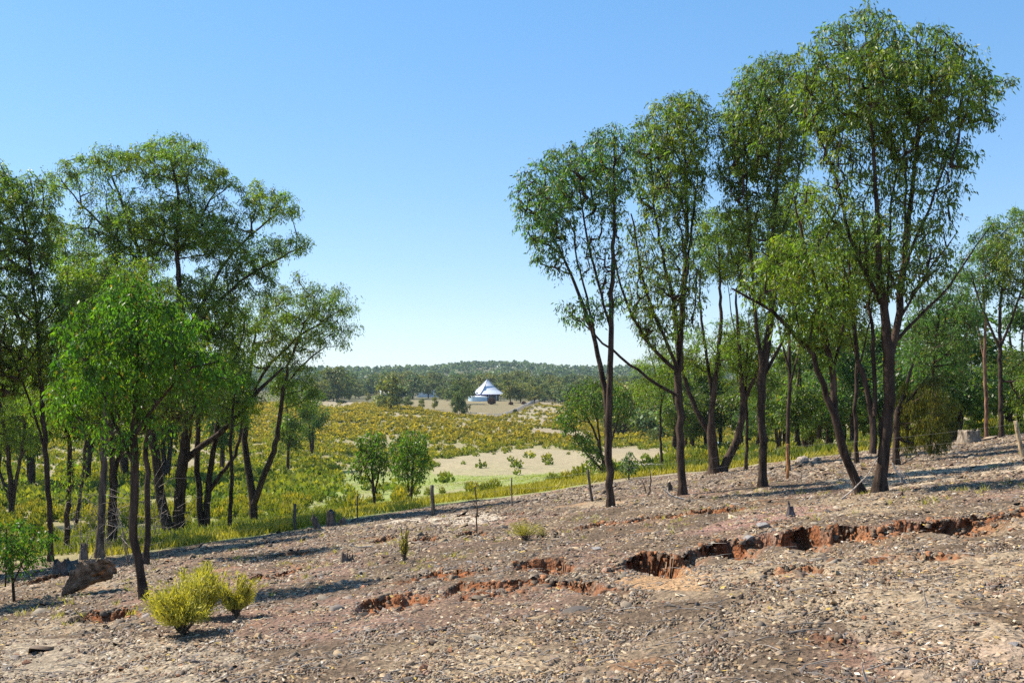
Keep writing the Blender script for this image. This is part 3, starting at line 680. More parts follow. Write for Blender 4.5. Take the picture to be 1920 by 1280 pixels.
gum('gum_tree', 'tallest tree, thick trunk splitting into upright limbs under the highest crown', 'tree', (1650, 922),
    [[(1648, 922, 14), (1656, 870, 12.5), (1664, 800, 12), (1668, 740, 12), (1670, 670, 12), (1663, 615, 10), (1652, 565, 8), (1648, 480, 6.5), (1643, 390, 5), (1637, 260, 3.4), (1630, 150, 2.2), (1625, 60, 1.2)],
     [(1670, 665, 8), (1684, 610, 8), (1691, 520, 7.5), (1697, 450, 6), (1712, 340, 4.5), (1724, 240, 3), (1732, 130, 1.4)],
     [(1652, 570, 5), (1632, 530, 4.6), (1603, 475, 4), (1582, 400, 3.4), (1570, 330, 2.6), (1535, 260, 1.8), (1520, 200, 1.2)],
     [(1636, 850, 8), (1640, 790, 7), (1628, 740, 6), (1612, 695, 5.5), (1602, 640, 4.5), (1594, 560, 3.4), (1590, 470, 2)],
     [(1640, 780, 5), (1640, 700, 4.5), (1634, 600, 3.6), (1626, 500, 2.6), (1615, 400, 1.5)],
     [(1660, 600, 3), (1668, 520, 2.8), (1668, 430, 2.6), (1675, 350, 2.2), (1690, 260, 1.4)],
     [(1694, 500, 3.6), (1730, 420, 3), (1760, 340, 2.2), (1790, 250, 1.2)],
     [(1686, 600, 3), (1720, 540, 2.6), (1760, 480, 1.8), (1790, 440, 1)],
     [(1697, 440, 3), (1700, 330, 2.6), (1690, 230, 1.6), (1685, 130, 1)],
     [(1680, 640, 4), (1720, 590, 3.2), (1765, 560, 2.4), (1820, 480, 1.6), (1860, 420, .8)]],
    [([(1490, 130), (1500, 90), (1540, 60), (1580, 30), (1620, 5), (1660, 10), (1685, 52), (1700, 62), (1720, 35), (1760, 45), (1800, 80), (1820, 112), (1860, 125), (1895, 150), (1882, 180), (1850, 200), (1830, 230), (1815, 250), (1800, 300), (1740, 285), (1700, 310), (1650, 285), (1600, 300), (1550, 270), (1510, 230)], 1.15),
     ([(1510, 220), (1600, 290), (1740, 280), (1815, 250), (1825, 300), (1815, 340), (1790, 380), (1700, 370), (1600, 370), (1540, 350)], .75),
     ([(1540, 350), (1640, 370), (1790, 370), (1780, 430), (1792, 470), (1780, 520), (1720, 560), (1640, 560), (1570, 480)], .7),
     ([(1835, 215), (1872, 215), (1882, 232), (1862, 245), (1840, 240)], .6, .7)], sp=27, L=.11, col=GL, depth=190)
gum('gum_tree', 'short dark trunk right behind the tallest tree, draped in hanging yellowish foliage', 'tree', (1680, 872),
    [[(1680, 872, 7), (1680, 820, 7), (1684, 770, 6), (1700, 720, 4), (1712, 680, 2.4)], [(1684, 775, 4), (1715, 735, 3), (1745, 700, 1.5)]],
    [([(1686, 720), (1740, 688), (1775, 725), (1782, 800), (1775, 850), (1735, 840), (1690, 856), (1678, 790)], 1.4)], col=(.11, .105, .02), droop=3.5, W=.18, sp=24)
gum('gum_tree', 'bare straight reddish trunk with feathery crown near the right edge, left of the pair', 'tree', (1850, 822),
    [[(1850, 822, 4), (1849, 740, 4), (1846, 660, 3.2), (1848, 600, 2.6), (1840, 520, 1.6)], [(1848, 690, 2), (1835, 620, 1.6), (1825, 560, 1)]],
    [([(1798, 480), (1830, 430), (1870, 400), (1880, 480), (1860, 560), (1820, 590), (1800, 550)], 1.1)], col=GB, sp=26, L=.15, bark=(.16, .09, .06))
gum('gum_tree', 'darker trunk with V shaped limbs and broad crown at the right edge', 'tree', (1878, 820),
    [[(1878, 820, 5), (1876, 740, 4.6), (1875, 650, 4), (1875, 560, 3), (1890, 480, 2)], [(1875, 655, 3), (1855, 610, 2.4), (1835, 560, 2), (1820, 510, 1.2)], [(1876, 650, 3), (1900, 590, 2.4), (1925, 520, 1.6)]],
    [([(1840, 450), (1880, 388), (1930, 380), (2010, 400), (2010, 600), (1940, 560), (1890, 590), (1850, 540)], 1.1), ([(1895, 690), (1925, 650), (1990, 650), (1990, 780), (1910, 770)], .9)], col=GL, sp=28, L=.15)
for base, st, cr, l, c in (
    ((1478, 884), [(1478, 884, 4.5), (1476, 800, 4.2), (1482, 700, 3.8), (1478, 600, 3), (1485, 480, 2), (1490, 400, 1.2)], [(1430, 370), (1520, 340), (1545, 450), (1505, 570), (1435, 540)], 'slim pole like tree between the middle straight trunk and the leaning trunk', GY),
    ((1606, 868), [(1606, 868, 4.5), (1603, 780, 4.2), (1608, 680, 3.6), (1600, 560, 3), (1604, 450, 1.6)], [(1530, 420), (1640, 390), (1665, 540), (1605, 660), (1530, 600)], 'slim dark tree glimpsed between the leaning trunk and the tallest tree', GL),
    ((1742, 846), [(1742, 846, 4), (1748, 760, 3.6), (1752, 660, 3), (1762, 570, 1.8)], [(1700, 560), (1790, 500), (1840, 590), (1805, 710), (1705, 690)], 'slim tree with low crown behind the hanging foliage on the right', GB),
    ((1242, 884), [(1242, 884, 3), (1238, 820, 2.6), (1240, 740, 2), (1236, 680, 1.2)], [(1190, 670), (1250, 640), (1280, 710), (1240, 770), (1185, 750)], 'thin young tree just left of the second dark trunk', GY),
    ((1398, 880), [(1398, 880, 3.6), (1402, 800, 3.2), (1398, 700, 2.6), (1405, 600, 1.6)], [(1360, 600), (1430, 560), (1460, 650), (1420, 740), (1360, 720)], 'thin tree between the V shaped fork and the middle straight trunk', GY)):
    b0 = st[2]; st2 = [(b0[0], b0[1], b0[2]*.7), (b0[0]-22, b0[1]-80, b0[2]*.55), (b0[0]-34, b0[1]-170, b0[2]*.3)]; st3 = [(b0[0], b0[1]+20, b0[2]*.6), (b0[0]+20, b0[1]-60, b0[2]*.5), (b0[0]+36, b0[1]-150, b0[2]*.3)]
    gum('gum_tree', l, 'tree', base, [st, st2, st3], [(cr, .9)], col=c, sp=19)
# --- left hand stand
gum('sapling', 'bright green young tree with broad leaves and single dark trunk in front on the left', 'tree', (272, 1122),
    [[(272, 1122, 9), (262, 1060, 9), (247, 980, 9), (250, 900, 9), (253, 820, 8), (252, 740, 6), (258, 660, 4), (262, 590, 2.4), (262, 545, 1.4)],
     [(250, 870, 4), (215, 790, 3.6), (175, 700, 2.6), (150, 640, 1.6)], [(253, 815, 4), (300, 740, 3), (350, 690, 2.2), (400, 680, 1.2)],
     [(252, 730, 3), (290, 670, 2.4), (330, 610, 1.4)]],
    [([(108, 600), (140, 572), (175, 575), (190, 530), (240, 512), (290, 525), (320, 562), (370, 592), (395, 645), (432, 670), (458, 700), (440, 745), (400, 730), (370, 765), (330, 745), (300, 725), (262, 770), (205, 765), (150, 765), (120, 810), (95, 790), (100, 730), (75, 722), (85, 688), (112, 660)], 1.25),
     ([(120, 780), (200, 770), (300, 760), (330, 820), (250, 850), (150, 840)], .35)],
    L=.082, W=.42, sp=34, col=(.085, .165, .018), depth=170, droop=1.3, rt=.007, var=.4, cover=2.2)
gum('gum_tree', 'largest tree on the left, black twin trunk rising from one broad base', 'tree', (330, 1008),
    [[(322, 1008, 13), (306, 960, 11), (296, 890, 10), (287, 830, 9), (282, 760, 8), (290, 680, 6.5), (285, 600, 5.5), (270, 500, 4.5), (240, 410, 3.4), (210, 330, 2)],
     [(334, 1008, 13), (336, 940, 12), (341, 870, 11.5), (352, 800, 10), (358, 740, 9), (345, 650, 7.5), (338, 560, 6), (330, 470, 4.5), (335, 370, 3.4), (320, 290, 1.6)],
     [(341, 870, 7), (370, 840, 6.5), (410, 815, 6), (450, 775, 5), (490, 725, 4), (530, 690, 2.4)],
     [(352, 620, 4), (385, 560, 3.6), (420, 490, 3), (470, 440, 2.4), (520, 400, 1.2)],
     [(345, 640, 4), (400, 570, 3.6), (460, 520, 2.8), (530, 480, 2), (570, 460, 1)],
     [(335, 470, 3.2), (375, 410, 2.6), (410, 350, 1.4)], [(270, 500, 3), (200, 430, 2.4), (140, 370, 1.6), (110, 330, 1)],
     [(285, 600, 3.4), (230, 540, 3), (150, 500, 2)]],
    [([(85, 335), (110, 297), (180, 288), (190, 272), (240, 275), (285, 256), (330, 250), (382, 262), (392, 298), (430, 310), (448, 338), (435, 362), (400, 352), (360, 372), (330, 345), (280, 342), (240, 318), (200, 335), (170, 328), (140, 348), (100, 355)], 1.25),
     ([(190, 405), (240, 372), (300, 378), (360, 368), (420, 400), (470, 420), (530, 445), (545, 430), (572, 436), (588, 462), (575, 480), (550, 475), (520, 500), (520, 530), (480, 560), (430, 530), (400, 490), (340, 480), (300, 505), (260, 520), (200, 480), (180, 430)], 1.1),
     ([(450, 352), (480, 335), (520, 345), (556, 365), (566, 390), (548, 408), (520, 402), (500, 422), (470, 412), (455, 385)], 1.2, .9),
     ([(90, 400), (190, 420), (250, 500), (280, 560), (230, 600), (150, 570), (90, 500)], .9),
     ([(300, 520), (400, 520), (460, 560), (440, 640), (340, 640), (290, 600)], .55), ([(150, 335), (330, 348), (430, 362), (470, 420), (400, 480), (250, 480), (140, 430)], .4)], col=(.145, .20, .032), sp=22, depth=170)
gum('gum_tree', 'rightmost tree of the left stand, forked trunk and limb reaching right over the valley', 'tree', (477, 988),
    [[(477, 988, 9), (474, 930, 8.5), (466, 880, 7.5), (458, 830, 6.5), (462, 760, 5), (470, 690, 3.6), (480, 620, 2)],
     [(476, 945, 7), (492, 900, 6.5), (512, 850, 6), (524, 790, 5), (530, 730, 4), (545, 670, 3), (570, 610, 1.6)],
     [(462, 760, 3.4), (500, 690, 3), (560, 630, 2.4), (610, 600, 1.8), (640, 580, 1)], [(528, 730, 2.6), (570, 680, 2), (610, 650, 1.2)]],
    [([(425, 580), (480, 548), (540, 532), (610, 525), (652, 535), (674, 570), (662, 620), (642, 655), (622, 632), (605, 655), (590, 690), (560, 700), (500, 690), (440, 680), (420, 640)], 1.0),
     ([(500, 700), (580, 690), (604, 735), (590, 765), (555, 760), (520, 770)], .9), ([(535, 530), (550, 500), (565, 500), (560, 530)], .5, .6)], col=GL, sp=25)
gum('gum_tree', 'dark forked tree with side limb bowing right, between twin trunk and rightmost left tree', 'tree', (383, 1002),
    [[(380, 1002, 7), (374, 930, 6.5), (369, 870, 6), (371, 800, 5), (375, 720, 3.6), (380, 640, 2)], [(386, 1002, 7), (389, 930, 7), (395, 870, 6), (405, 820, 5.5), (412, 750, 4), (420, 680, 2.4)],
     [(390, 925, 4.6), (412, 890, 4.4), (440, 860, 4), (452, 810, 3), (456, 750, 1.8)]],
    [([(350, 640), (430, 600), (465, 640), (480, 700), (500, 760), (450, 800), (400, 770), (355, 720)], 1), ([(330, 480), (440, 510), (475, 600), (430, 660), (340, 640)], .9)], col=GY, sp=25)
gum('gum_tree', 'thin wavy trunk alone between the side limb tree and the rightmost left tree', 'tree', (432, 1000),
    [[(432, 1000, 4.5), (430, 950, 4.5), (436, 900, 4), (431, 840, 3.4), (436, 780, 2.6), (440, 720, 1.6)]], [([(400, 700), (450, 670), (480, 740), (470, 800), (420, 790)], .8)], col=GY, sp=24)
gum('gum_tree', 'straight black trunk just right of the front sapling trunk', 'tree', (273, 1060),
    [[(273, 1060, 6.5), (277, 980, 6), (276, 900, 6), (272, 820, 5.5), (280, 740, 4), (290, 660, 2.4)]], [([(210, 600), (310, 570), (380, 640), (420, 720), (400, 790), (220, 800)], .8)], col=GL)
gum('gum_tree', 'broad grey brown trunk behind the split log on the left', 'tree', (186, 1045),
    [[(186, 1045, 9), (189, 980, 8), (195, 900, 7.5), (194, 820, 6.5), (200, 720, 5), (205, 620, 3.4), (195, 520, 2)], [(195, 830, 4), (240, 780, 3.4), (290, 700, 2.2)]],
    [([(110, 540), (200, 490), (270, 520), (300, 580), (280, 640), (200, 660), (120, 640)], 1.0)], col=GY, bark=(.11, .075, .055))
gum('gum_tree', 'pair of close dark trunks left of the front sapling trunk', 'tree', (208, 1030),
    [[(205, 1032, 6.5), (208, 960, 6), (211, 880, 6), (208, 800, 5), (215, 700, 3)], [(213, 1028, 6), (216, 950, 5.5), (214, 880, 5), (226, 850, 4), (245, 810, 3), (265, 760, 2)]],
    [([(200, 660), (280, 640), (330, 700), (310, 800), (240, 800), (200, 740)], .8), ([(90, 480), (300, 480), (340, 560), (300, 650), (110, 620)], .9)], col=GY)
gum('gum_tree', 'slightly leaning thin trunk fourth from the left edge', 'tree', (142, 1008),
    [[(140, 1008, 4), (147, 950, 4), (156, 890, 3.6), (162, 820, 3), (165, 740, 2)]], [([(130, 720), (190, 680), (215, 760), (190, 830), (140, 800)], .7)], col=GY)
gum('gum_tree', 'dark upright trunk with low leafy shoots third from the left edge', 'tree', (124, 1036),
    [[(124, 1036, 6), (127, 960, 5.5), (130, 880, 5), (131, 800, 4.4), (134, 700, 3), (130, 600, 2)]], [([(60, 640), (120, 610), (200, 680), (205, 790), (150, 830), (80, 820), (45, 750)], .8), ([(105, 860), (160, 850), (150, 930), (105, 920)], .4)], col=GY)
gum('gum_tree', 'tall curved trunk second from the left edge with high grey green crown', 'tree', (95, 1052),
    [[(95, 1052, 6), (94, 970, 5.5), (88, 890, 5.5), (82, 800, 5), (75, 700, 4.4), (70, 600, 3.6), (55, 480, 2.6), (40, 380, 1.4)], [(85, 850, 3), (60, 760, 2.6), (20, 660, 1.6)]],
    [([(-70, 300), (-5, 295), (35, 330), (85, 322), (105, 350), (112, 420), (95, 500), (40, 520), (-70, 510)], 1.15), ([(-70, 500), (60, 490), (125, 520), (125, 700), (40, 740), (-70, 740)], 1.0)], col=GL)
gum('gum_tree', 'multi stemmed dark tree at the left edge', 'tree', (22, 985),
    [[(22, 985, 6), (20, 920, 5.5), (16, 850, 4.6), (5, 780, 3.6), (-10, 700, 2)], [(22, 960, 4), (30, 900, 4), (42, 840, 3), (50, 760, 2)], [(18, 940, 3), (-5, 870, 3), (-15, 800, 2)]],
    [([(-70, 650), (50, 650), (110, 700), (100, 790), (60, 850), (-70, 830)], .9)], col=GY)
gum('sapling', 'low leafy sapling with two thin stems in the lower left corner', 'tree', (28, 1128),
    [[(28, 1128, 3), (24, 1080, 3), (18, 1040, 2), (20, 1000, 1.2)], [(10, 1100, 2), (12, 1040, 2), (14, 990, 1)], [(26, 1090, 2), (45, 1050, 1.6), (60, 1010, 1)]],
    [([(-10, 985), (20, 972), (60, 975), (92, 985), (96, 1010), (85, 1050), (60, 1075), (20, 1062), (-20, 1060)], 1.0)], L=.07, W=.45, sp=22, col=(.07, .14, .022), rt=.005, depth=80)
# --- valley
gum('small_tree', 'small round leaved tree in the valley, left of the pair by the fence', 'tree', (703, 957),
    [[(703, 957, 3), (701, 920, 3), (698, 885, 2.4), (696, 850, 1.8), (694, 825, 1)], [(702, 925, 2), (710, 890, 1.8), (715, 850, 1)], [(701, 915, 1.6), (685, 880, 1.2), (676, 850, .8)]],
    [([(666, 840), (678, 812), (700, 804), (722, 815), (732, 850), (727, 888), (700, 895), (676, 888)], 1.0), ([(655, 870), (672, 862), (682, 895), (660, 897)], .7, .8)], sp=13, L=.16, W=.45, col=(.085, .14, .022), rt=.012, depth=40, minfrac=.25, tw=3)
gum('small_tree', 'small round leaved tree in the valley, right and denser of the pair by the fence', 'tree', (768, 941),
    [[(766, 941, 2.6), (765, 905, 2.4), (764, 870, 1.8), (762, 830, 1)], [(770, 941, 2.6), (772, 905, 2.4), (775, 870, 1.8), (780, 830, 1)], [(770, 920, 1.6), (790, 885, 1.2), (798, 850, .8)]],
    [([(732, 835), (745, 812), (768, 802), (795, 808), (808, 835), (808, 875), (790, 905), (755, 900), (736, 885)], 1.1)], sp=13, L=.16, W=.45, col=(.085, .145, .022), rt=.012, depth=40, minfrac=.25, tw=3)
gum('mallee_tree', 'low tree with fan of thin stems, leaning left just behind the first forked trunk', 'tree', (1134, 888),
    [[(1134, 888, 3.4), (1128, 850, 3), (1115, 810, 2.4), (1098, 775, 1.8), (1085, 745, 1)], [(1134, 886, 3), (1126, 840, 2.4), (1120, 790, 2), (1110, 740, 1.2)],
     [(1136, 886, 3), (1136, 840, 2.4), (1135, 790, 2), (1135, 740, 1.2)], [(1137, 886, 2.6), (1146, 830, 2.2), (1160, 780, 1.6), (1170, 750, 1)], [(1132, 884, 2.4), (1115, 866, 2), (1095, 845, 1.2)]],
    [([(1047, 765), (1062, 732), (1100, 708), (1150, 706), (1185, 735), (1190, 780), (1170, 790), (1130, 775), (1100, 782), (1062, 800), (1045, 790)], 1.0),
     ([(1075, 815), (1105, 805), (1125, 840), (1132, 878), (1108, 868), (1085, 845)], 1.1, .8), ([(1050, 790), (1085, 790), (1080, 812), (1058, 815)], .8, .8)], sp=15, L=.2, W=.4, col=(.08, .13, .025), rt=.016, depth=70, minfrac=.3, tw=3)
gum('sapling', 'grey green sapling beside the fallen grey branch near the fence line', 'tree', (1179, 898),
    [[(1179, 898, 1.6), (1179, 880, 1.4), (1180, 860, .8)]], [([(1160, 868), (1170, 848), (1182, 842), (1195, 856), (1196, 878), (1180, 886), (1164, 882)], 1.0)], sp=10, L=.12, W=.45, col=(.075, .12, .045), rt=.01, depth=25, minfrac=.3, tw=3)

# --- prototype trees for the woods beyond (copied; copies share their meshes)
def proto_tree(seed, h, sprd, stems_n, nclump, n_leaf, L, W, col, low=.35, bark=BARK, mat_=M_leaf, shape='round', rcf=.13):
    global rng
    keep = rng; rng = np.random.default_rng(seed)
    S = []
    for k in range(stems_n):
        a_ = rng.uniform(0, 6.28); lean = rng.uniform(.05, .22)*sprd*2 if stems_n > 1 else rng.uniform(0, .1)*h
        top = h*rng.uniform(.75, .92); n = 7; w = np.linspace(0, 1, n)
        P = np.c_[math.cos(a_)*lean*w**1.3, math.sin(a_)*lean*w**1.3, w*top-(w == 0)*.4]; P[1:-1, :2] += rng.normal(0, .015*h, (n-2, 2))
        S.append((P, h*.017*(1-.85*w)*(1.25 if stems_n == 1 else .9)))
    CL = []
    while len(CL) < nclump:
        v_ = rng.uniform(-1, 1, 3); r = np.linalg.norm(v_)
        if r > 1 or (r < .45 and rng.random() < .7): continue
        z = low*h+(1-low)*h*(v_[2]*.5+.5)*.96; f = 1 if shape == 'round' else .55+.45*math.sin(math.pi*min(1, (v_[2]*.5+.5)*1.1))
        CL.append(np.array([v_[0]*sprd*f, v_[1]*sprd*f, z]))
    # lumps: pull clumps towards a few centres so that sky shows between them
    cen = np.array(CL)[:max(5, nclump//7)]
    CL = [c+(cen[np.argmin(((cen-c)**2).sum(1))]-c)*.5 for c in CL]
    mb = MB(); grow(S, CL, mb, bark, step=.7, rt=.02*h/12, sides=4, minfrac=.25, wob=.05)
    V, T = leaves(np.array(CL), h*rcf, n_leaf, L, W, col, 1.0, .5)
    me_t = mb.build('trunk', M_bark, smooth=True); me_c = mesh_obj('crown', V, [quads_for(len(V)//4)], mat_, None, T)
    rng = keep
    r_ = (me_t.data, me_c.data, h)
    for q in (me_t, me_c): bpy.data.objects.remove(q)
    return r_
def put_tree(proto, p, h, label, group=None, name='gum_tree', widen=1, rz=None):
    o = root(name, p, label, 'tree', group); s = h/proto[2]; o.scale = (s*widen, s*widen, s); o.rotation_euler.z = rng.uniform(0, 6.28) if rz is None else rz
    for nm, me in (('trunk', proto[0]), ('crown', proto[1])):
        c = bpy.data.objects.new(nm, me); COL.objects.link(c); c.parent = o
    return o
MID = [proto_tree(100+i, 10, 2.6, [2, 3, 1, 2, 1, 3][i], 60, 130, .26, .35, [tuple(.8*q for q in c_) for c_ in (GL, GB, GB, GL, GB, GY)][i], low=.22, shape='tall' if i % 2 else 'round', rcf=.085) for i in range(6)]
FAR = [proto_tree(200+i, 12, 4.2, [2, 1, 3, 1, 2][i], 44, 60, .62, .6, [(.14, .17, .045), (.11, .155, .05), (.17, .19, .04), (.12, .155, .04), (.18, .19, .045)][i], low=[.22, .12, .15, .1, .2][i], mat_=M_far, rcf=.12) for i in range(5)]
# woods on the right behind the stand: (px of base, py of base, py of top, proto)
MIDL = [(1205, 806, 735, 3), (1240, 800, 722, 1), (1190, 800, 750, 2), (1265, 860, 672, 3), (1300, 850, 640, 5), (1325, 830, 680, 0), (1390, 850, 620, 3), (1405, 845, 700, 0), (1460, 858, 655, 0), (1495, 858, 600, 3), (1510, 850, 650, 1), (1470, 850, 720, 5), (1535, 852, 690, 4), (1580, 848, 640, 1), (1600, 846, 590, 2),
        (1620, 840, 700, 3), (1655, 840, 640, 4), (1700, 838, 560, 2), (1725, 836, 640, 1), (1745, 832, 590, 4), (1765, 830, 680, 2), (1790, 828, 555, 1), (1800, 825, 680, 2), (1822, 823, 640, 4), (1840, 820, 720, 1), (1865, 815, 690, 2), (1895, 812, 640, 0), (1915, 812, 560, 1), (1945, 808, 600, 4), (1560, 850, 560, 5),
        (1350, 850, 700, 5), (1435, 852, 680, 1), (1680, 838, 690, 5), (1285, 845, 730, 0), (1420, 852, 740, 2), (1520, 852, 740, 3), (1640, 842, 750, 5), (1775, 829, 740, 3), (1885, 815, 745, 2), (1550, 850, 755, 2), (1730, 835, 750, 0), (1830, 823, 755, 5)]
gum('gum_tree', 'tall gum at the far left edge, mostly outside the picture', 'tree', (-215, 1098),
    [[(-215, 1098, 8), (-222, 960, 7), (-215, 800, 6), (-230, 640, 4), (-225, 520, 2)], [(-218, 880, 4), (-170, 760, 3), (-130, 650, 1.6)]],
    [([(-330, 560), (-260, 420), (-180, 420), (-60, 520), (-20, 640), (-60, 760), (-150, 800), (-300, 760)], .9)], col=GL, L=.09)
gum('gum_tree', 'low gum just outside the lower left corner, shading the split log', 'tree', (-90, 1150),
    [[(-90, 1150, 6), (-96, 1060, 5), (-90, 960, 4), (-100, 860, 2)]],
    [([(-240, 900), (-180, 800), (-60, 800), (-15, 880), (-20, 980), (-120, 1020), (-230, 980)], .8)], col=GL, L=.08)
LEFTL = [(-10, 920, 600, 3, 'slim tree at the left edge behind the multi stemmed tree'), (60, 915, 640, 1, 'round crowned tree behind the second trunk from the left edge'), (165, 910, 560, 3, 'slim tall tree behind the leaning thin trunk on the left'),
         (235, 900, 600, 1, 'tree beyond the front sapling trunk on the valley side'), (310, 905, 560, 3, 'tall slim tree on the valley side behind the broad twin trunk'), (415, 890, 640, 1, 'round crowned tree behind the thin wavy trunk'),
         (540, 880, 690, 3, 'small slim tree right of the rightmost left trunk'), (585, 850, 720, 1, 'smallest tree at the right end of the left stand, on the slope')]
for x, yb, yt, k, l in LEFTL:
    p = hit(x, yb); put_tree(MID[k], p, EYE-(yt-HZ)/FP*p[1]-p[2], l, 'gum trees behind the left stand', widen=1.0)
gd = 'crowded slim gum trees of the wood behind the right stand'
MARK = [(0, 'picture centre'), (1145, 'first forked trunk'), (1280, 'second trunk'), (1345, 'V fork tree'), (1430, 'middle straight trunk'), (1515, 'orange post'), (1590, 'leaning trunk'), (1660, 'tallest tree'), (1740, 'hanging foliage'), (1817, 'pale stump'), (1860, 'reddish trunk'), (1990, 'right edge')]
ORD = ['first', 'second', 'third', 'fourth', 'fifth', 'sixth', 'seventh', 'eighth', 'ninth', 'tenth']
TONE = ['yellow green', 'mid green', 'blue green', 'yellowish', 'green', 'lime']
MIDL.sort(key=lambda q: q[0]); seen_ = {}
for i, (x, yb, yt, k) in enumerate(MIDL):
    j = max(q for q in range(len(MARK)) if MARK[q][0] < x); o_ = seen_.get(j, 0); seen_[j] = o_+1
    lab = '%s %s tree, %s from left between %s and %s' % ('short' if yt > 705 else ('tall' if yt < 630 else 'medium'), TONE[k], ORD[o_], MARK[j][1], MARK[min(j+1, len(MARK)-1)][1])
    p = hit(x, yb-rng.uniform(2, 12)) if yb > 812 or x > 1860 else hit(x, yb)
    p[1] = min(p[1], 130) if yb > 808 else p[1]; p = np.array([(x-960)/FP*p[1], p[1], 0]); p[2] = base_z(p[0], p[1])
    hh = EYE-(yt-HZ)/FP*p[1]-p[2]
    put_tree(MID[k], p, hh, lab, gd, widen=1.7 if hh < 9 else 1.25)
# valley and paddock trees, singled out: px, base py, top py, proto, widen, label
SOLO = [(632, 752, 678, 0, 1.5, 'big dark spreading tree at the left end of the far tree line'), (655, 750, 700, 3, .6, 'narrow dark tree right of the big spreading one'), (690, 753, 735, 4, 1, 'small pale tree in the paddock left of the sheds'),
        (733, 770, 697, 2, 1.25, 'tall open tree with its shadow on the shrub slope left of the house'), (575, 800, 750, 1, 1.2, 'dark small tree on the shrub slope at the edge of the left stand'),
        (853, 777, 745, 1, .9, 'dark bushy tree in front of the house on the left'), (868, 778, 715, 3, .75, 'slender tall tree left of the house beside the dark bushy one'), (815, 768, 742, 4, .8, 'thin young tree on the shrub slope edge below the white tunnels'),
        (790, 766, 745, 2, .9, 'stumpy tree between the open tree and the thin young one'), (716, 766, 742, 1, 1.5, 'dark round bush tree left of the tall open tree'), (765, 762, 738, 3, 1.4, 'wide dark bush tree right of the tall open tree'),
        (830, 748, 716, 3, 1.2, 'tree standing behind the right white tunnel'), (865, 745, 706, 0, 1.1, 'dense tree left of the house against the belt'), (985, 746, 706, 1, 1.2, 'dark dense tree right of the house roof'), (1040, 752, 706, 2, 1.3, 'tall grey green tree above the top of the rail fence'),
        (870, 757, 704, 0, 1.3, 'leafy tree hiding the left eave of the house'), (850, 759, 716, 1, 1.3, 'dark leafy tree one step left of the tree at the eave'), (957, 754, 708, 2, 1.3, 'leafy tree hiding the right eave of the house'), (976, 755, 716, 4, 1.6, 'wide green tree right of the tree at the right eave'),
        (1225, 832, 800, 0, 1.2, 'round blue green bush tree right of the low fan stemmed tree'), (838, 752, 724, 0, 1.3, 'bushy tree beside the white tunnels'), (963, 744, 690, 2, 1.1, 'tall tree rising right behind the house roof'),
        (888, 742, 700, 3, 1.2, 'tree directly behind the left eave of the house'), (1000, 748, 725, 4, 1.5, 'bright green bushy tree right of the house')]
for x, yb, yt, k, wdn, l in SOLO:
    p = hit(x, yb); hh = (yb-yt)/FP*p[1]; put_tree(FAR[k], p, hh, l, widen=wdn)
# tree belt behind the house
n = 0
belt = 'gum trees of the wooded belt behind the house'
for x in np.arange(585, 1270, 11):
    for row in range(3):
        Yd = [500, 610, 760][row]+rng.uniform(-25, 40); xx = x+rng.uniform(-5, 5)+row*3
        if row == 0 and (640 < xx < 985): continue
        if row == 1 and 660 < xx < 850 and rng.random() < .5: continue
        if xx > 1130 and row == 0: Yd = rng.uniform(200, 480)
        X_ = (xx-960)/FP*Yd; z = float(base_z(X_, Yd)); top = rng.uniform(694, 722) if row < 2 else rng.uniform(690, 708)
        if row == 0: top = rng.uniform(704, 730)
        hh = min(max(EYE-(top-HZ)/FP*Yd-z, 6), 20)
        put_tree(FAR[int(rng.integers(5))], (X_, Yd, z-.2), hh, 'grey green gum tree in the wooded belt behind the house', belt, widen=rng.uniform(1.0, 1.75)); n += 1
# forested far hills: one mass
def far_wood(n):
    Yv = 900*(2600/900)**rng.random(n); Xv = rng.uniform(-.62, .62, n)*Yv
    zz = base_z(Xv, Yv); h = rng.uniform(8, 15, n); m = 34
    a_ = unit(rng.normal(size=(n, m, 3))); a_[..., 2] = np.abs(a_[..., 2])*1.1-.15
    c = np.stack([Xv, Yv, zz+h*.45], 1)[:, None]+a_*np.stack([h*.5, h*.5, h*.55], 1)[:, None]*rng.uniform(.7, 1, (n, m, 1))
    c = c.reshape(-1, 3); N = len(c); s = np.repeat(h, m)*.14*rng.uniform(.7, 1.3, N)
    u = unit(rng.normal(size=(N, 3))); w = unit(np.cross(u, rng.normal(size=(N, 3))))
    u = u*s[:, None]; w = w*s[:, None]
    V = np.stack([c-u, c+w, c+u, c-w], 1).reshape(-1, 3)
    T = np.array([.11, .155, .06])*np.repeat(rng.uniform(.7, 1.35, (n, 1)), m, 0)*rng.uniform(.75, 1.25, (N, 1))
    o = mesh_obj('distant_forest', V, [quads_for(N)], M_far, tint=np.repeat(T, 4, 0)); kind(o, 'stuff'); tag(o, 'hazy blue green forest covering the far hills', 'forest')
far_wood(5200)

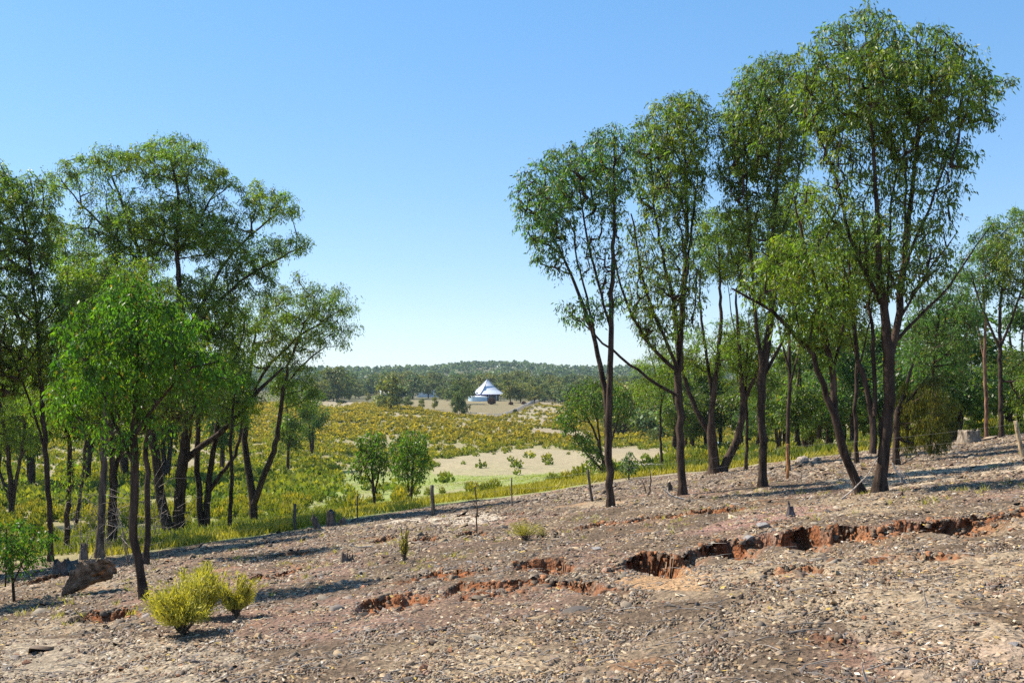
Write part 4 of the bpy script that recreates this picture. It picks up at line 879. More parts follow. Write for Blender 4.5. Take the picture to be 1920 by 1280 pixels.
# ---------------------------------------------------------------- shrubs and grass
def shrub_arrays(n, r, gold=.6, L=.3, W=.16, flat=1.0):
    """one shrub of unit height: n upright sprigs"""
    th = r.uniform(0, 6.283, n); el = np.arccos(r.uniform(.12, 1, n)); rr = r.random(n)**.5
    d = np.c_[np.cos(th)*np.sin(el), np.sin(th)*np.sin(el), np.cos(el)]
    c = d*rr[:, None]*np.array([.62, .62, .92])+np.array([0, 0, .04])
    D = unit(d*.5+np.c_[r.normal(0, .25, (n, 2)), np.ones(n)*.8])*(L*r.uniform(.6, 1.2, n))[:, None]
    S = unit(np.cross(D, r.normal(size=(n, 3))))*(L*W)
    V = np.stack([c-D*.4, c+S, c+D*.6, c-S], 1)
    w = np.clip((c[:, 2]-.25)*1.5+r.normal(0, .2, n), 0, 1)[:, None]*gold
    T = np.array([.15, .19, .035])*(1-w)+np.array([.44, .33, .045])*w
    T = T*r.uniform(.75, 1.2, (n, 1))
    return V, T
def shrub_mesh(seed, n, gold, **k):
    V, T = shrub_arrays(n, np.random.default_rng(seed), gold, **k)
    o = mesh_obj('shrub', V.reshape(-1, 3), [quads_for(n)], M_shrub, tint=np.repeat(T, 4, 0)); me = o.data; bpy.data.objects.remove(o); return me
SH = [shrub_mesh(300+i, 260, [.75, .5, .3, .9, .6, .15][i]) for i in range(6)]
LOW = [shrub_arrays(46, np.random.default_rng(400+i), [.8, .6, .9, .5, 1, .3][i], L=.42, W=.3) for i in range(6)]
VLOW = [shrub_arrays(20, np.random.default_rng(500+i), [.8, .6, .9, .7, 1, .4][i], L=.5, W=.5) for i in range(6)]
pts = []
N0 = 120000
Yv = np.sqrt(rng.uniform(50**2, 500**2, N0)); tv = rng.uniform(-.6, .62, N0); Xv = tv*Yv
Zv = base_z(Xv, Yv); px, py = pix(Xv, Yv, Zv)
den = shrub_density(px, py)*np.where((px > 560) & (py < 845), 1.45, 1)*np.clip(.85+.9*fbm(Xv/14, Yv/9, 3), .08, 1.1)
den *= np.clip(1-(px-1330)/200, .15, 1)
area_p = .33
ok = (rng.random(N0) < den*area_p*np.where(Yv < 120, np.where(px < 560, 2.6, 1.6), 1)) & (Yv > edgeY(np.clip(px, -500, 2500))+6) & (py > 756)
P = np.c_[Xv, Yv, Zv][ok]; P = P[np.argsort(P[:, 1])]
print('shrubs', len(P))
gsh = 'golden green shrubs dotted over the valley slope'
vis = [i for i in range(len(P)) if abs(P[i, 0]/P[i, 1]) < .53][:300]; vs = set(vis)
for i in vis:
    p = P[i]; o = bpy.data.objects.new('shrub', SH[int(rng.integers(6))]); COL.objects.link(o); o.location = p
    s = rng.uniform(.5, 1.15); o.scale = (s*rng.uniform(.8, 1.3), s*rng.uniform(.8, 1.3), s); o.rotation_euler.z = rng.uniform(0, 6.28)
    tag(o, 'knee high golden green shrub on the near floor of the valley', 'shrub', gsh)
LV, LT = [], []
for i in range(len(P)):
    if i in vs: continue
    p = P[i]; V, T = (LOW if p[1] < 190 else VLOW)[i % 6]; s = rng.uniform(.55, 1.25); a_ = rng.uniform(0, 6.28); c, s_ = math.cos(a_), math.sin(a_)
    wx = s*rng.uniform(.9, 1.5)
    x = (V[..., 0]*c-V[..., 1]*s_)*wx+p[0]; y = (V[..., 0]*s_+V[..., 1]*c)*wx+p[1]
    LV.append(np.stack([x, y, V[..., 2]*s+p[2]], -1)); g = rng.uniform(.75, 1.2)
    gg = np.clip((p[1]-70)/150, 0, 1); tnt = np.array([.74+.36*gg, .95+.02*gg, 1])
    LT.append(T*g*tnt)
V = np.concatenate(LV).reshape(-1, 3); o = mesh_obj('shrub_cover', V, [quads_for(len(V)//4)], M_shrub, tint=np.repeat(np.concatenate(LT), 4, 0))
kind(o, 'stuff'); tag(o, 'thousands of golden green shrubs covering the hillside', 'shrubland')

def blades(name, Xv, Yv, hgt, wid, colA, colB, label, cat, per=7, spread=.18, gust=.35):
    zz = ground_z(Xv, Yv); n = len(Xv); Xv = np.repeat(Xv, per)+rng.normal(0, spread, n*per); Yv = np.repeat(Yv, per)+rng.normal(0, spread, n*per); zz = np.repeat(zz, per)
    H = np.repeat(hgt*rng.uniform(.6, 1.2, n), per)*rng.uniform(.6, 1.15, n*per); N = len(Xv)
    D = np.c_[rng.normal(0, gust, (N, 2)), np.ones(N)]*H[:, None]; a_ = rng.uniform(0, 3.14, N); S = np.c_[np.cos(a_), np.sin(a_), np.zeros(N)]*wid*rng.uniform(.6, 1.3, (N, 1))
    c = np.c_[Xv, Yv, zz-.03]
    V = np.stack([c-S*.4, c+D*.55-S, c+D, c+D*.5+S], 1).reshape(-1, 3)
    w = rng.random((N, 1)); T = (np.array(colA)*(1-w)+np.array(colB)*w)*rng.uniform(.8, 1.15, (N, 1))
    o = mesh_obj(name, V, [quads_for(N)], M_shrub, tint=np.repeat(T, 4, 0)); kind(o, 'stuff'); tag(o, label, cat); return o
# yellow grass along the top of the bank
q = rng.uniform(180, 1960, 15000); w_ = np.where(q < 620, 9, 15); Yg = edgeY(q)+rng.uniform(-.5, 1, len(q))*w_*.5+w_*.35
k = rng.random(len(q)) < np.where(q > 1400, .5, np.where(q < 520, .28, 1))*np.clip(.75+1.1*fbm(q/60, Yg/3, 3), .08, 1); q = q[k]; Yg = Yg[k]
blades('yellow_grass', (q-960)/FP*Yg, Yg, .36, .03, (.27, .25, .045), (.42, .35, .06), 'band of soft yellow grass along the fence line above the valley', 'grass', per=9, spread=.25)
# green grass on the valley floor
Yg = rng.uniform(52, 130, 26000); tg = rng.uniform(-.42, .12, 26000); Xg = tg*Yg; px, py = pix(Xg, Yg, base_z(Xg, Yg))
k = (Yg > edgeY(px)+8) & (rng.random(len(Yg)) < np.clip(.4+fbm(Xg/6, Yg/6, 3), .02, 1)) & (~inpoly(px, py, BARE[0][0]))
blades('green_grass', Xg[k], Yg[k], .08, .05, (.26, .33, .08), (.38, .40, .13), 'short bright green grass on the damp valley floor', 'grass', per=5, spread=.4, gust=.6)
# tall green undergrowth under the left stand
q = rng.uniform(-60, 620, 1500); Yg = edgeY(q)+rng.uniform(3, 20, len(q))
blades('undergrowth', (q-960)/FP*Yg, Yg, .45, .045, (.10, .14, .03), (.24, .24, .045), 'tangled green undergrowth behind the left stand of trees', 'undergrowth', per=12, spread=.3)
q = rng.uniform(1200, 1960, 900); Yg = edgeY(q)+rng.uniform(3, 20, len(q))
blades('undergrowth', (q-960)/FP*Yg, Yg, .6, .06, (.07, .11, .03), (.20, .21, .035), 'patchy green undergrowth at the foot of the right wood', 'undergrowth', per=14, spread=.3)
q = rng.uniform(-50, 1950, 260); yq = np.interp(q, EDGE[:, 0], EDGE[:, 1])+rng.uniform(8, 120, len(q)); PP = np.array([G(a_, b)[:2] for a_, b in zip(q, yq)])
blades('dry_tufts', PP[:, 0], PP[:, 1], .14, .01, (.34, .30, .07), (.38, .34, .12), 'sparse tiny yellow tufts growing through the gravel', 'tufts', per=9, spread=.05, gust=.6)

# foreground yellow shrubs: fine sprigs on visible stems
def yellow_shrub(px, py, wpx, hpx, label, n=3600, col=((.50, .43, .075), (.30, .29, .06)), open_=.12, name='yellow_shrub'):
    b = G(px, py); Yd = b[1]; W = wpx/2/FP*Yd; H = hpx/FP*Yd
    r = root(name, b, label, 'shrub'); mb = MB(); tips = []
    for k in range(30):
        a_ = rng.uniform(0, 6.28); rr = rng.random()**.5; e_ = np.array([math.cos(a_)*W*rr, math.sin(a_)*W*rr, H*rng.uniform(.42, 1.0)*(1-.3*rr*rr)])
        mid = e_*np.array([.35, .35, .5]); t = np.linspace(0, 1, 6)[:, None]; Q = 2*t*(1-t)*mid+t*t*e_+b; Q[1:-1] += rng.normal(0, .012, (4, 3))
        mb.tube(Q, np.linspace(.010, .003, 6)*H/.6, 4, (.12, .09, .06)); tips.append(Q)
    mb.build('stem', M_wood, r, b)
    T_ = np.array(tips); k = rng.integers(0, len(T_), n); seg = rng.uniform(1.2, 4.99, n); i0 = seg.astype(int); f = (seg-i0)[:, None]
    c = T_[k, i0]*(1-f)+T_[k, np.minimum(i0+1, 5)]*f+unit(rng.normal(size=(n, 3)))*rng.random((n, 1))**.7*np.array([W, W, H*.55])*.27
    kz = c[:, 2] > b[2]+.22*H; c = c[kz]; n = len(c)
    out = unit((c-b)*np.array([.8, .8, 1])); D = unit(out+rng.normal(0, .45, (n, 3)))*(.055*rng.uniform(.6, 1.4, n))[:, None]*H/.65
    S = unit(np.cross(D, rng.normal(size=(n, 3))))*.0050*H/.65
    V = np.stack([c-D*.5, c+S, c+D*.5, c-S], 1).reshape(-1, 3); w = rng.random((n, 1))
    mesh_obj('foliage', V, [quads_for(n)], M_shrub, r, np.repeat((np.array(col[0])*w+np.array(col[1])*(1-w))*rng.uniform(.8, 1.2, (n, 1)), 4, 0), b)
    return r
yellow_shrub(343, 1190, 150, 125, 'largest yellow shrub of the left three, on bent bare stems in front', 9000)
yellow_shrub(385, 1160, 100, 122, 'yellow shrub behind the largest, topmost of the left three', 6500)
yellow_shrub(443, 1158, 78, 92, 'rounded yellow shrub standing right of the left three', 6000)
yellow_shrub(985, 1012, 70, 44, 'small loose yellow shrub in the centre above the short gully', 2600)
yellow_shrub(1018, 1008, 34, 28, 'smaller yellow shrub touching the right of the centre one', 500)
yellow_shrub(758, 1052, 26, 72, 'upright spindly yellow plant left of the centre slope', 700)
yellow_shrub(1592, 860, 26, 34, 'yellow bush seen between the leaning trunk and the tallest tree', 900)
yellow_shrub(1745, 850, 18, 22, 'little yellow bush at the end of the hanging foliage', 400)
yellow_shrub(635, 900, 22, 22, 'little green bush on the damp valley floor left of the two small trees', 500, ((.14, .22, .03), (.2, .26, .04)))

# ---------------------------------------------------------------- dead wood, stumps, logs
def dead(label, name, cat, pts_, r0, col=(.22, .18, .15), twg=0, tl=.3, group=None, Y=None):
    """a branch through photo pixels; first point stands on the ground, others at its depth"""
    b = G(*pts_[0][:2]); Yd = b[1]; P = [b-np.array([0, 0, .04])]
    for q in pts_[1:]:
        p = at(q[0], q[1], Yd+(q[2] if len(q) > 2 else 0)); g = ground_z(p[0], p[1])[0]; p[2] = max(p[2], g+.02); P.append(p)
    Q, R = resample(P, np.linspace(r0, r0*.35, len(P)), .12); mb = MB(); c = np.array(col)
    Q[1:] += rng.normal(0, r0*.35, (len(Q)-1, 3)); mb.tube(Q, R, 6, c, cap=True)
    for _ in range(twg):
        i = int(rng.integers(len(Q)//3, len(Q))); d = unit(rng.normal(size=3)+np.array([0, 0, .6])); L = tl*rng.uniform(.5, 1.2)
        e_ = Q[i]+d*L; m = (Q[i]+e_)/2+rng.normal(0, .08*L, 3); mb.tube([Q[i], m, e_], [R[i]*.5, R[i]*.35, R[i]*.15], 4, c*rng.uniform(.8, 1.3))
    o = mb.build(name, M_wood, loc=b, smooth=True); o.location = b; tag(o, label, cat, group); return o
dead('thin leafless sapling standing in the middle of the slope', 'dead_sapling', 'dead sapling', [(895, 1003), (893, 975), (896, 950), (890, 925), (893, 905)], .02, (.1, .07, .05), 16, .35)
dead('grey twiggy dead stems right of the upright spindly plant', 'dead_branch', 'dead branch', [(772, 1060), (776, 1045), (784, 1030)], .012, (.2, .16, .13), 9, .2)
dead('long grey fallen branch arching behind the second trunk toward the fence', 'fallen_branch', 'fallen branch', [(1150, 895), (1175, 882), (1205, 871), (1235, 870), (1250, 873)], .09, (.42, .38, .34), 5, 1.2)
dead('curved bare shoot sticking up between the first and second trunk', 'dead_branch', 'dead branch', [(1212, 930), (1221, 915), (1220, 895), (1217, 880)], .035, (.1, .075, .06), 0)
dead('short forked bare shoot left beside the curved bare shoot', 'dead_branch', 'dead branch', [(1213, 925), (1206, 905), (1203, 898)], .022, (.1, .075, .06), 2, .3)
dead('pale fallen branch lying left of the second trunk base', 'fallen_branch', 'fallen branch', [(1300, 935), (1272, 934), (1255, 930), (1243, 915)], .03, (.5, .44, .38), 4, .4)
dead('low spiky dead branch right of the middle straight trunk', 'dead_branch', 'dead branch', [(1440, 905), (1455, 908), (1470, 912), (1490, 908)], .025, (.09, .07, .06), 7, .3)
dead('bare upright stick left of the leaning twin trunks', 'dead_branch', 'dead branch', [(1502, 903), (1502, 890), (1503, 880)], .015, (.09, .07, .06), 0)
dead('shorter bare stick just left of the upright stick', 'dead_branch', 'dead branch', [(1495, 903), (1495, 895), (1494, 889)], .013, (.09, .07, .06), 0)
dead('bleached branch propped against the tallest tree pointing left down', 'fallen_branch', 'fallen branch', [(1575, 935), (1605, 912), (1630, 885), (1645, 858)], .02, (.38, .32, .27), 2, .3)
dead('white ended broken branch lying right of the tallest tree base', 'fallen_branch', 'fallen branch', [(1700, 906), (1688, 893), (1676, 880), (1672, 868)], .045, (.45, .41, .36), 4, .5)
dead('long dark fallen branch on the ground right of the tallest tree', 'fallen_branch', 'fallen branch', [(1660, 912), (1685, 908), (1705, 914), (1718, 918)], .04, (.12, .09, .07), 3, .4)
dead('thin branch rising right from behind the tallest tree base', 'fallen_branch', 'fallen branch', [(1683, 872), (1705, 862), (1725, 850)], .03, (.2, .15, .12), 3, .4)
dead('grey branch with twigs lying in the left middle of the slope', 'fallen_branch', 'fallen branch', [(715, 1024), (690, 1022), (665, 1027), (645, 1018)], .022, (.4, .35, .3), 7, .35)
dead('white stick standing nearly upright at the bottom edge on the right', 'fallen_branch', 'fallen branch', [(1630, 1279), (1622, 1262), (1615, 1245)], .010, (.55, .5, .44), 0)
dead('forked pale stick near the bottom right', 'fallen_branch', 'fallen branch', [(1660, 1262), (1690, 1252), (1715, 1245), (1732, 1234)], .011, (.42, .34, .26), 3, .15)
dead('crooked white twig on the right gravel below the ochre rock', 'fallen_branch', 'fallen branch', [(1742, 1141), (1735, 1125), (1730, 1100)], .008, (.5, .45, .4), 1, .1)
dead('thin straight dead stick crossing the right gravel', 'fallen_branch', 'fallen branch', [(1690, 1100), (1760, 1092), (1830, 1087)], .008, (.36, .3, .25), 0)
dead('bent grey twig left of centre on the right gravel', 'fallen_branch', 'fallen branch', [(1308, 1178), (1316, 1158), (1340, 1156)], .010, (.42, .36, .3), 0)
# leafless brush in the left stand
for (x, y, l) in ((205, 1040, 'tangle of bare grey twigs in front of the close dark trunks'), (245, 1060, 'tangle of bare grey twigs round the front sapling trunk'), (160, 1035, 'tangle of bare grey twigs beside the old stump on the left'), (290, 1020, 'tangle of bare grey twigs left of the broad twin trunk')):
    b = G(x, y); mb = MB()
    for _ in range(46):
        s0 = b+np.array([rng.normal(0, .5), rng.normal(0, .4), rng.uniform(0, 2.2)]); d = unit(rng.normal(size=3)*np.array([1, 1, .6])); L = rng.uniform(.4, 1.3)
        m_ = s0+d*L*.5+rng.normal(0, .1, 3); mb.tube([s0, m_, s0+d*L+np.array([0, 0, rng.normal(0, .15)])], [.009, .006, .003], 3, np.array([.30, .25, .21])*rng.uniform(.6, 1.3))
    for _ in range(4):
        e_ = b+np.array([rng.normal(0, .4), rng.normal(0, .4), rng.uniform(1.6, 2.4)]); mb.tube([b+np.array([rng.normal(0, .1), 0, -.05]), (b+e_)/2+rng.normal(0, .1, 3), e_], [.016, .012, .006], 4, (.24, .2, .17))
    o = mb.build('dead_bush', M_wood, loc=b); o.location = b; tag(o, l, 'dead bush')
def stump(px, py, wpx, hpx, label, col=(.13, .10, .08), jag=.25, flare=1.35, sides=18, name='tree_stump', lean=0):
    b = G(px, py); Yd = b[1]; r = wpx/2/FP*Yd; h = hpx/FP*Yd; n = 9; th = np.arange(sides)*2*math.pi/sides
    rim = 1+.13*vn(th*2.2+px, th*0+py)+.06*vn(th*6+px, th*0); top = 1+jag*vn(th*1.9+py, th*0+px)+jag*.5*vn(th*5, th*0+py)
    V = []
    for i in range(n):
        w = i/(n-1); rr = r*(1+(flare-1)*(1-w)**2.5)*rim*(1+.04*vn(th*7, th*0+i))
        V.append(np.c_[rr*np.cos(th)+lean*w*h, rr*np.sin(th), w*h*top-.1*(i == 0)])
    for f in (.8, .4): V.append(np.c_[r*f*rim*np.cos(th)+lean*h, r*f*rim*np.sin(th), h*(top*.55+.32)+.0*th])
    V.append(np.array([[lean*h, 0, h*.8]])); V = np.vstack(V); m = n+2
    i = np.arange(m-1)[:, None]*sides; j = np.arange(sides)[None]
    F = np.stack([i+j, i+(j+1) % sides, i+sides+(j+1) % sides, i+sides+j], -1).reshape(-1, 4); t = (m-1)*sides
    F3 = np.array([(t+a_, t+(a_+1) % sides, m*sides) for a_ in range(sides)])
    o = mesh_obj(name, V, [F, F3], M_wood, tint=np.tile(np.array(col), (len(V), 1))); o.location = b
    return tag(o, label, 'stump')
stump(596, 991, 11, 24, 'left of the two dark stumps near the thin fence picket', lean=-.3)
stump(620, 986, 15, 25, 'right of the two dark stumps, taller and square topped')
stump(642, 984, 12, 12, 'low rotten stump beside the two dark stumps')
stump(1817, 830, 36, 24, 'big pale grey brown stump at the edge of the right wood', (.25, .20, .15), .12, 1.2, 26)
stump(157, 1048, 13, 24, 'upright grey stump behind the split log', (.16, .13, .11), .4)
stump(112, 1076, 22, 20, 'broken grey stump chunk left of the split log', (.09, .08, .07), .5)
stump(133, 1068, 24, 18, 'dark weathered stump between the split log and broken chunk', (.12, .11, .1), .4)
stump(1256, 920, 9, 14, 'small black burnt stump left of the second trunk', (.07, .06, .05), .5)
stump(646, 1053, 12, 14, 'small jagged root stump in the middle left of the slope', (.13, .10, .08), .6, 1.6)
stump(658, 1051, 9, 10, 'tiny root stub right next to the jagged root stump', (.12, .09, .07), .5, 1.5)
stump(1482, 968, 10, 22, 'charred spike of wood on the pink patch above the main gully', (.11, .09, .09), .5, 2.2)
# split log: leaning slab of old root wood with orange inner wood
b = G(168, 1113); Yd = b[1]; u = Yd/FP
axis = np.array([(-50, -2, 4), (-38, 8, 11), (-22, 20, 20), (-4, 33, 29), (14, 42, 31), (28, 46, 25), (38, 52, 14), (42, 56, 6)], float)
w_ = np.linspace(0, 1, 30); A = np.stack([np.interp(w_, np.linspace(0, 1, len(axis)), axis[:, k]) for k in range(3)], 1)*u
K = 44; th = np.arange(K)*2*math.pi/K; V = []; T = []
for i_, (ax_, az_, ar_) in enumerate(A):
    rg = 1-.5*np.abs(vn(th*3.3+5, th*0+i_*.16))-.25*np.abs(vn(th*9, th*0+i_*.3))+.10*vn(th*20, th*0+i_*.8)
    low = np.clip(-np.sin(th), 0, 1)
    V.append(np.c_[ax_+ar_*rg*np.cos(th)*.8+.02*np.sin(th)*ar_, ar_*rg*np.cos(th+1.2)*1.05, az_+ar_*rg*np.sin(th)*(1.15-.35*low)])
    inner = np.clip(vn(th*1.3+2, th*0+i_*.12)*2.2-.2, 0, 1)[:, None]*np.clip(-np.sin(th)+.55, 0, 1)[:, None]
    T.append(np.array([.21, .17, .135])*(1-inner)+np.array([.36, .17, .06])*inner)
V = np.vstack(V); T = np.vstack(T); V[:, 2] = np.maximum(V[:, 2], -.06)
i = np.arange(29)[:, None]*K; j = np.arange(K)[None]
F = np.stack([i+j, i+(j+1) % K, i+K+(j+1) % K, i+K+j], -1).reshape(-1, 4)
o = mesh_obj('split_log', V, [F, np.arange(K)[None][:, ::-1], 29*K+np.arange(K)[None]], M_wood, tint=T); o.location = b
tag(o, 'split old log with orange inner wood leaning left of the front sapling', 'log')
dead('pale log lying on the ground beyond the leaning trunk', 'fallen_log', 'log', [(1498, 868), (1515, 862), (1535, 859)], .22, (.36, .29, .23))
dead('thin long log on the ground left of the big pale stump', 'fallen_log', 'log', [(1680, 842), (1720, 838), (1755, 835)], .09, (.14, .11, .09))
dead('grey log across the ground left of the broken stump chunk', 'fallen_log', 'log', [(92, 1030), (110, 1022), (130, 1024)], .09, (.26, .22, .2))
dead('dark log lying beside the low rotten stump', 'fallen_log', 'log', [(650, 978), (670, 975), (682, 972)], .09, (.08, .06, .05))

# ---------------------------------------------------------------- wire fence along the bank
fb = G(960, 948); fence = root('wire_fence', fb, 'old post and wire fence running along the top of the bank', 'fence')
POSTS = [(553, 993, 49, 4, 0, 0), (813, 967, 58, 4.4, -3, 0), (1110, 940, 60, 3.2, -8, 0), (1477, 898, 66, 3.6, 0, 1), (1917, 857, 68, 5, -13, 2), (670, 972, 43, 1.3, 0, 3), (960, 949, 54, 1.3, -1, 3), (-60, 1075, 52, 4, 0, 0), (2250, 820, 70, 5, 0, 2)]
tops = []
for x, y, h, r, ln, kd in POSTS:
    b = G(x, y); u = b[1]/FP; mb = MB(); hh = h*u
    c = [(.10, .085, .07), (.36, .17, .07), (.42, .31, .19), (.12, .10, .09)][kd]
    Q = np.array([b+np.array([0, 0, -.2]), b, b+np.array([ln*u*.3, 0, hh*.35]), b+np.array([ln*u*.7, .01, hh*.72]), b+np.array([ln*u, 0, hh])])
    if kd != 3: Q[1:-1] += rng.normal(0, .012, (3, 3))
    mb.tube(Q, np.array([1.05, 1.03, 1, .95, .88])*r*u*(.85 if kd != 3 else 1), 8 if kd != 3 else 4, c, cap=True)
    mb.build('fence_post', M_wood, fence, fb); tops.append((x, b, np.array([ln*u, 0, hh])))
tops.sort(key=lambda q: q[0])
for f in (.92, .62, .32):
    mb = MB()
    for (x0, b0, v0), (x1, b1, v1) in zip(tops[:-1], tops[1:]):
        p0 = b0+v0*f; p1 = b1+v1*f; t = np.linspace(0, 1, 9)[:, None]; Q = p0*(1-t)+p1*t; Q[:, 2] -= (4*t*(1-t))[:, 0]*.06
        gz = ground_z(Q[:, 0], Q[:, 1])+.06; Q[:, 2] = np.maximum(Q[:, 2], gz); mb.tube(Q, .003, 3, (.14, .13, .12))
    mb.build('wire', M_paint, fence, fb)

# ---------------------------------------------------------------- house, sheds, tunnels
def facing(px, py): p = hit(px, py); return p, p[1]/FP
hp, u = facing(914, 751); Wd = 33*u        # half width of eaves
M_roof = mat('sheet_roof', .45, .5, noise=(2.5, .93, 1.05))
hs_ = root('farm_house', hp, 'farm house with tall white pyramid roof on the rise across the valley', 'house')
def frustum(mb, z0, w0, z1, w1, rz, tint):
    c = []
    for z, w in ((z0, w0), (z1, w1)):
        for sx, sy in ((-1, -1), (1, -1), (1, 1), (-1, 1)):
            x, y = sx*w, sy*w; c.append((x*math.cos(rz)-y*math.sin(rz), x*math.sin(rz)+y*math.cos(rz), z))
    mb.add(np.array(c), [(0, 1, 5, 4), (1, 2, 6, 5), (2, 3, 7, 6), (3, 0, 4, 7)], tint)
RZ = rad(24); e0 = Wd/(math.cos(RZ)+math.sin(RZ))
eh = 12.5*u; ah = 40*u
mb = MB(); wh = (.56, .585, .64)
frustum(mb, eh, e0, eh+7*u, e0*.66, RZ, wh); frustum(mb, eh+7*u, e0*.66, eh+15*u, e0*.38, RZ, wh); frustum(mb, eh+15*u, e0*.38, ah, e0*.02, RZ, wh)
rf = mb.build('roof', M_roof, hs_)
mb = MB()
for k_ in range(4):
    a0 = RZ+math.pi/4+k_*math.pi/2; s2 = math.sqrt(2)
    mb.tube([(math.cos(a0)*w_*s2, math.sin(a0)*w_*s2, z_+.06) for w_, z_ in ((e0, eh), (e0*.66, eh+7*u), (e0*.38, eh+15*u), (e0*.02, ah))], .16, 5, (.25, .27, .32))
mb.build('ridge_cap', M_paint, rf)
mb = MB()                                   # skylight strip on the right hand roof face
n1 = np.array([math.cos(RZ), math.sin(RZ), 0]); t1 = np.array([-math.sin(RZ), math.cos(RZ), 0])
def rp(w_, z_, s): return n1*w_+t1*s+np.array([0, 0, z_+.12])
mb.add(np.array([rp(e0*.64, eh+7.5*u, -2.2), rp(e0*.64, eh+7.5*u, 2.2), rp(e0*.38, eh+15*u, 1.4), rp(e0*.38, eh+15*u, -1.4)]), [(0, 1, 2, 3)], (.12, .2, .3)); mb.build('skylight', M_paint, rf)
mb = MB(); mb.box((0, 0, -.6+(eh+.6)/2-.2), (e0*1.3, e0*1.3, eh+.6), RZ, (.16, .13, .12)); mb.build('wall', M_paint, hs_)
for s in (-.35, .3):
    mb = MB(); c = -np.array([-math.sin(RZ), math.cos(RZ), 0])*(e0*.65+.06)+n1*s*e0; mb.box((c[0], c[1], eh*.5), (1.6, .08, 1.4), RZ, (.05, .07, .1)); mb.build('window', M_paint, hs_)
for i in range(4):
    for j in range(4):
        if 0 < i < 3 and 0 < j < 3: continue
        x, y = (i/1.5-1)*e0*.94, (j/1.5-1)*e0*.94; mb = MB()
        mb.box((x*math.cos(RZ)-y*math.sin(RZ), x*math.sin(RZ)+y*math.cos(RZ), eh/2-.3), (.18, .18, eh+.55), RZ, (.7, .7, .7)); mb.build('verandah_post', M_paint, hs_)
mb = MB(); mb.box((0, 0, eh-.18), (e0*1.97, e0*1.97, .2), RZ, (.28, .24, .5)); mb.build('fascia', M_paint, hs_)
# round water tank
tp = hp+np.array([-17*u, -Wd*.95, -.5]); R = 17.5*u; th = np.linspace(0, 2*math.pi, 41)[:-1]
wt = root('water_tank', tp, 'round pale blue water tank below the verandah of the farm house', 'water tank')
mb = MB(); zs = np.linspace(0, 8*u+.5, 13)
V = np.vstack([np.c_[(R+.04*(i % 2))*np.cos(th), (R+.04*(i % 2))*np.sin(th), 0*th+z] for i, z in enumerate(zs)]); i = np.arange(12)[:, None]*40; j = np.arange(40)[None]
mb.add(V, np.stack([i+j, i+(j+1) % 40, i+40+(j+1) % 40, i+40+j], -1).reshape(-1, 4), (.50, .66, .78)); mb.build('wall', M_paint, wt)
mb = MB(); V = np.vstack([np.c_[(R+.15)*np.cos(th), (R+.15)*np.sin(th), 0*th+zs[-1]+.02], [[0, 0, zs[-1]+.5]]]); mb.add(V, [(a_, (a_+1) % 40, 40) for a_ in range(40)], (.72, .76, .8)); mb.build('lid', M_paint, wt)
# sheds
def shed(px, py, wpx, hpx, label, wall, roofc, name='shed', rz=.15, open_=False):
    p, u_ = facing(px, py); w, h = wpx*u_, hpx*u_; r = root(name, p, label, 'shed'); r.rotation_euler.z = rz
    d = w*.6
    if open_:
        for x in (-.48, -.16, .16, .48):
            for y in (-.45, .45):
                mb = MB(); mb.box((x*w, y*d, h*.38), (.2, .2, h*.8), 0, (.6, .6, .6)); mb.build('post', M_paint, r)
    else:
        mb = MB(); mb.box((0, 0, h*.33), (w, d, h*.76), 0, wall); mb.build('wall', M_paint, r)
        mb = MB(); mb.box((w*.15, -d/2-.05, h*.28), (w*.22, .08, h*.5), 0, (.12, .12, .13)); mb.build('door', M_paint, r)
    mb = MB(); e_ = .3; z0 = h*.72; V = np.array([(-w/2-e_, -d/2-e_, z0), (w/2+e_, -d/2-e_, z0), (w/2+e_, 0, h), (-w/2-e_, 0, h), (w/2+e_, d/2+e_, z0), (-w/2-e_, d/2+e_, z0)])
    mb.add(V, [(0, 1, 2, 3), (3, 2, 4, 5)], roofc); mb.add(V[[0, 3, 5]], [(0, 1, 2)], wall); mb.add(V[[1, 2, 4]], [(0, 1, 2)], wall); mb.build('roof', M_paint, r)
shed(686, 737, 20, 10, 'open sided pale carport left of the wooded belt', (.6, .6, .6), (.7, .7, .68), 'carport', .1, True)
shed(735, 742, 44, 11, 'long low pale shed half hidden behind the tall open tree', (.62, .62, .6), (.66, .68, .68))
shed(625, 742, 20, 9, 'cream shed behind the big dark spreading tree', (.6, .55, .45), (.7, .66, .6))
shed(914, 707, 14, 9, 'brown roofed house among the trees behind the pyramid roof', (.5, .35, .28), (.22, .12, .1), 'cottage')
for px_, sd__ in ((694, 'left'), (700, 'right')):
    p, u_ = facing(px_, 738); mb = MB(); mb.tube([p+np.array([0, 0, -.2]), p+np.array([0, 0, 7*u_])], 2.4*u_, 14, (.05, .22, .24), cap=True); o = mb.build('rain_tank', M_paint, loc=p); o.location = p
    tag(o, '%s one of two dark teal rain tanks beside the open carport' % sd__, 'water tank', 'teal rain tanks beside the carport')
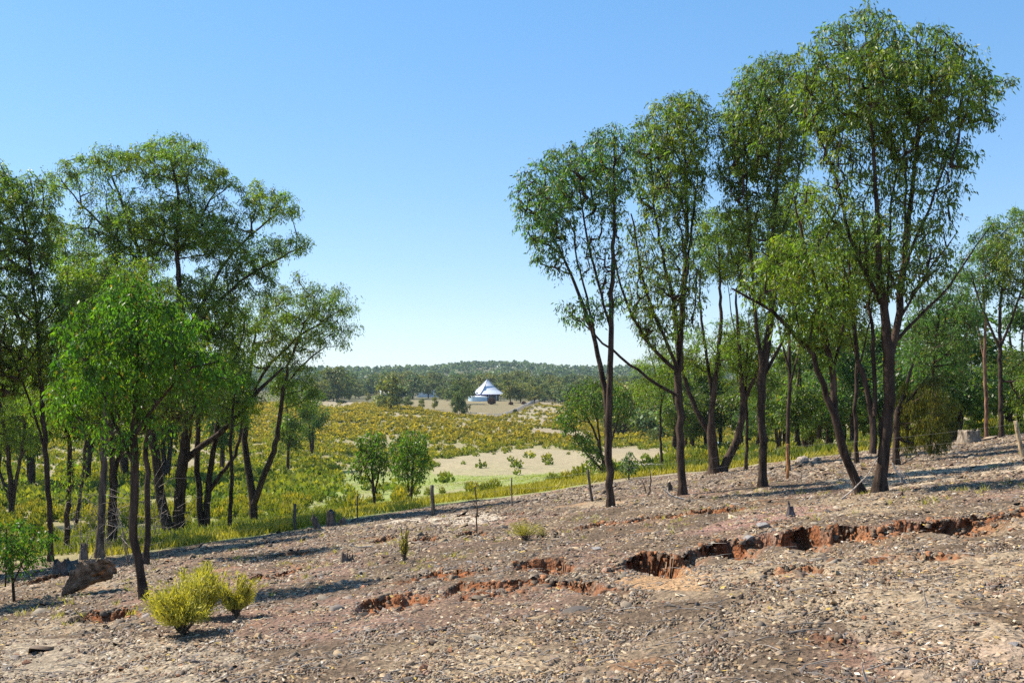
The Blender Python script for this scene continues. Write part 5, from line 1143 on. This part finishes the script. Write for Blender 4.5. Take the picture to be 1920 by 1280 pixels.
def tunnel(px, py, wpx, hpx, label):
    p, u_ = facing(px, py); w, h = wpx*u_/2, hpx*u_; r = root('polytunnel', p, label, 'polytunnel'); th = np.linspace(0, math.pi, 13); K = 8; V = []
    for j in range(K): V.append(np.c_[w*np.cos(th), 0*th-6+12*j/(K-1), h*np.sin(th)*(1-.015*(j % 2))])
    i = np.arange(K-1)[:, None]*13; j = np.arange(12)[None]; mb = MB()
    mb.add(np.vstack(V), np.stack([i+j, i+j+1, i+13+j+1, i+13+j], -1).reshape(-1, 4), (.74, .75, .78)); mb.add(np.vstack([V[0], [[0, -6, 0]]]), [(a_, a_+1, 13) for a_ in range(12)], (.66, .67, .70)); mb.build('cover', M_paint, r)
    for q in (-6.05, -2, 2, 6.05):
        mb = MB(); mb.tube(np.c_[1.015*w*np.cos(th), 0*th+q, 1.015*h*np.sin(th)], .08, 4, (.5, .5, .5)); mb.build('hoop', M_paint, r)
tunnel(793, 744, 19, 12, 'white plastic tunnel, left of the three beside the wooded belt'); tunnel(812, 744, 19, 13, 'white plastic tunnel in the middle of the three'); tunnel(830, 744, 17, 12, 'white plastic tunnel, right of the three')
# winding post and rail fence
path_ = [(872, 778), (905, 781), (930, 783), (945, 781), (960, 775), (975, 768), (990, 761), (1005, 755), (1020, 752), (1045, 752)]
W_ = [hit(x, y) for x, y in path_]; Q, _r = resample(W_, np.ones(len(W_)), 3.0); Q[:, 2] = base_z(Q[:, 0], Q[:, 1])
Q = Q[:100]
rfn = root('rail_fence', Q[len(Q)//2], 'grey post and rail fence winding up the paddock right of the house', 'fence'); c0 = Q[len(Q)//2]
for q in Q[::1][:95]:
    mb = MB(); mb.box(q+np.array([0, 0, .6]), (.2, .2, 1.5), 0, (.42, .38, .35)); mb.build('fence_post', M_paint, rfn, c0)
for hz in (.55, 1.1):
    mb = MB(); mb.tube(Q+np.array([0, 0, hz]), .09, 4, (.46, .42, .39)); mb.build('rail', M_paint, rfn, c0)
# dark bushes on the paddock
for x, y, w, h, l in ((922, 758, 15, 14, 'dark maroon round bush on the paddock in front of the house'), (958, 759, 9, 7, 'smaller maroon bush right of the round one'), (966, 774, 9, 8, 'dark bush against the winding rail fence'), (982, 758, 9, 7, 'reddish bush left of the yellow bush'),
                    (1003, 750, 18, 9, 'bright yellow green bush at the top of the rail fence'), (748, 757, 26, 8, 'low dark hedge bush below the sheds'), (640, 756, 20, 7, 'low dark bush at the foot of the big spreading tree')):
    p, u_ = facing(x, y); r = np.random.default_rng(x); V, T = shrub_arrays(380, r, .2, L=.22, W=.35)
    V = V*np.array([w*u_/1.1, w*u_/1.1, h*u_]); c = (.36, .34, .03) if 'yellow green' in l else ((.07, .035, .035) if ('maroon' in l or 'reddish' in l) else (.035, .05, .025))
    o = mesh_obj('bush', V.reshape(-1, 3), [quads_for(380)], M_shrub, tint=np.tile(np.array(c), (380*4, 1))*np.repeat(r.uniform(.7, 1.3, (380, 1)), 4, 0)); o.location = p; tag(o, l, 'bush')
# pond glimpsed between the trunks
p = hit(1400, 836); th = np.linspace(0, 2*math.pi, 33)[:-1]
V = np.c_[4.0*np.cos(th)*(1+.15*np.sin(3*th)), 6*np.sin(th), 0*th]; M_w = mat('water', .08, .5, (.05, .09, .12), False)
o = mesh_obj('water', V, [np.arange(32)[None]], M_w); o.location = p+np.array([0, 0, .35]); kind(o, 'structure')

# ---------------------------------------------------------------- air
hm = bpy.data.materials.new('haze'); hm.use_nodes = True; t = hm.node_tree
t.nodes.remove(t.nodes['Principled BSDF']); pv = t.nodes.new('ShaderNodeVolumePrincipled'); pv.inputs['Color'].default_value = (.62, .80, 1, 1)
pv.inputs['Density'].default_value = .00008; pv.inputs['Anisotropy'].default_value = .2
t.links.new(pv.outputs[0], t.nodes['Material Output'].inputs['Volume'])
mb = MB(); zlo = float(Z.min())-1; zhi = 45
mb.box((0, 3480, (zlo+zhi)/2), (44000, 7080, zhi-zlo)); o = mb.build('haze', hm); kind(o, 'stuff'); tag(o, 'faint blue haze in the air over the valley', 'haze')
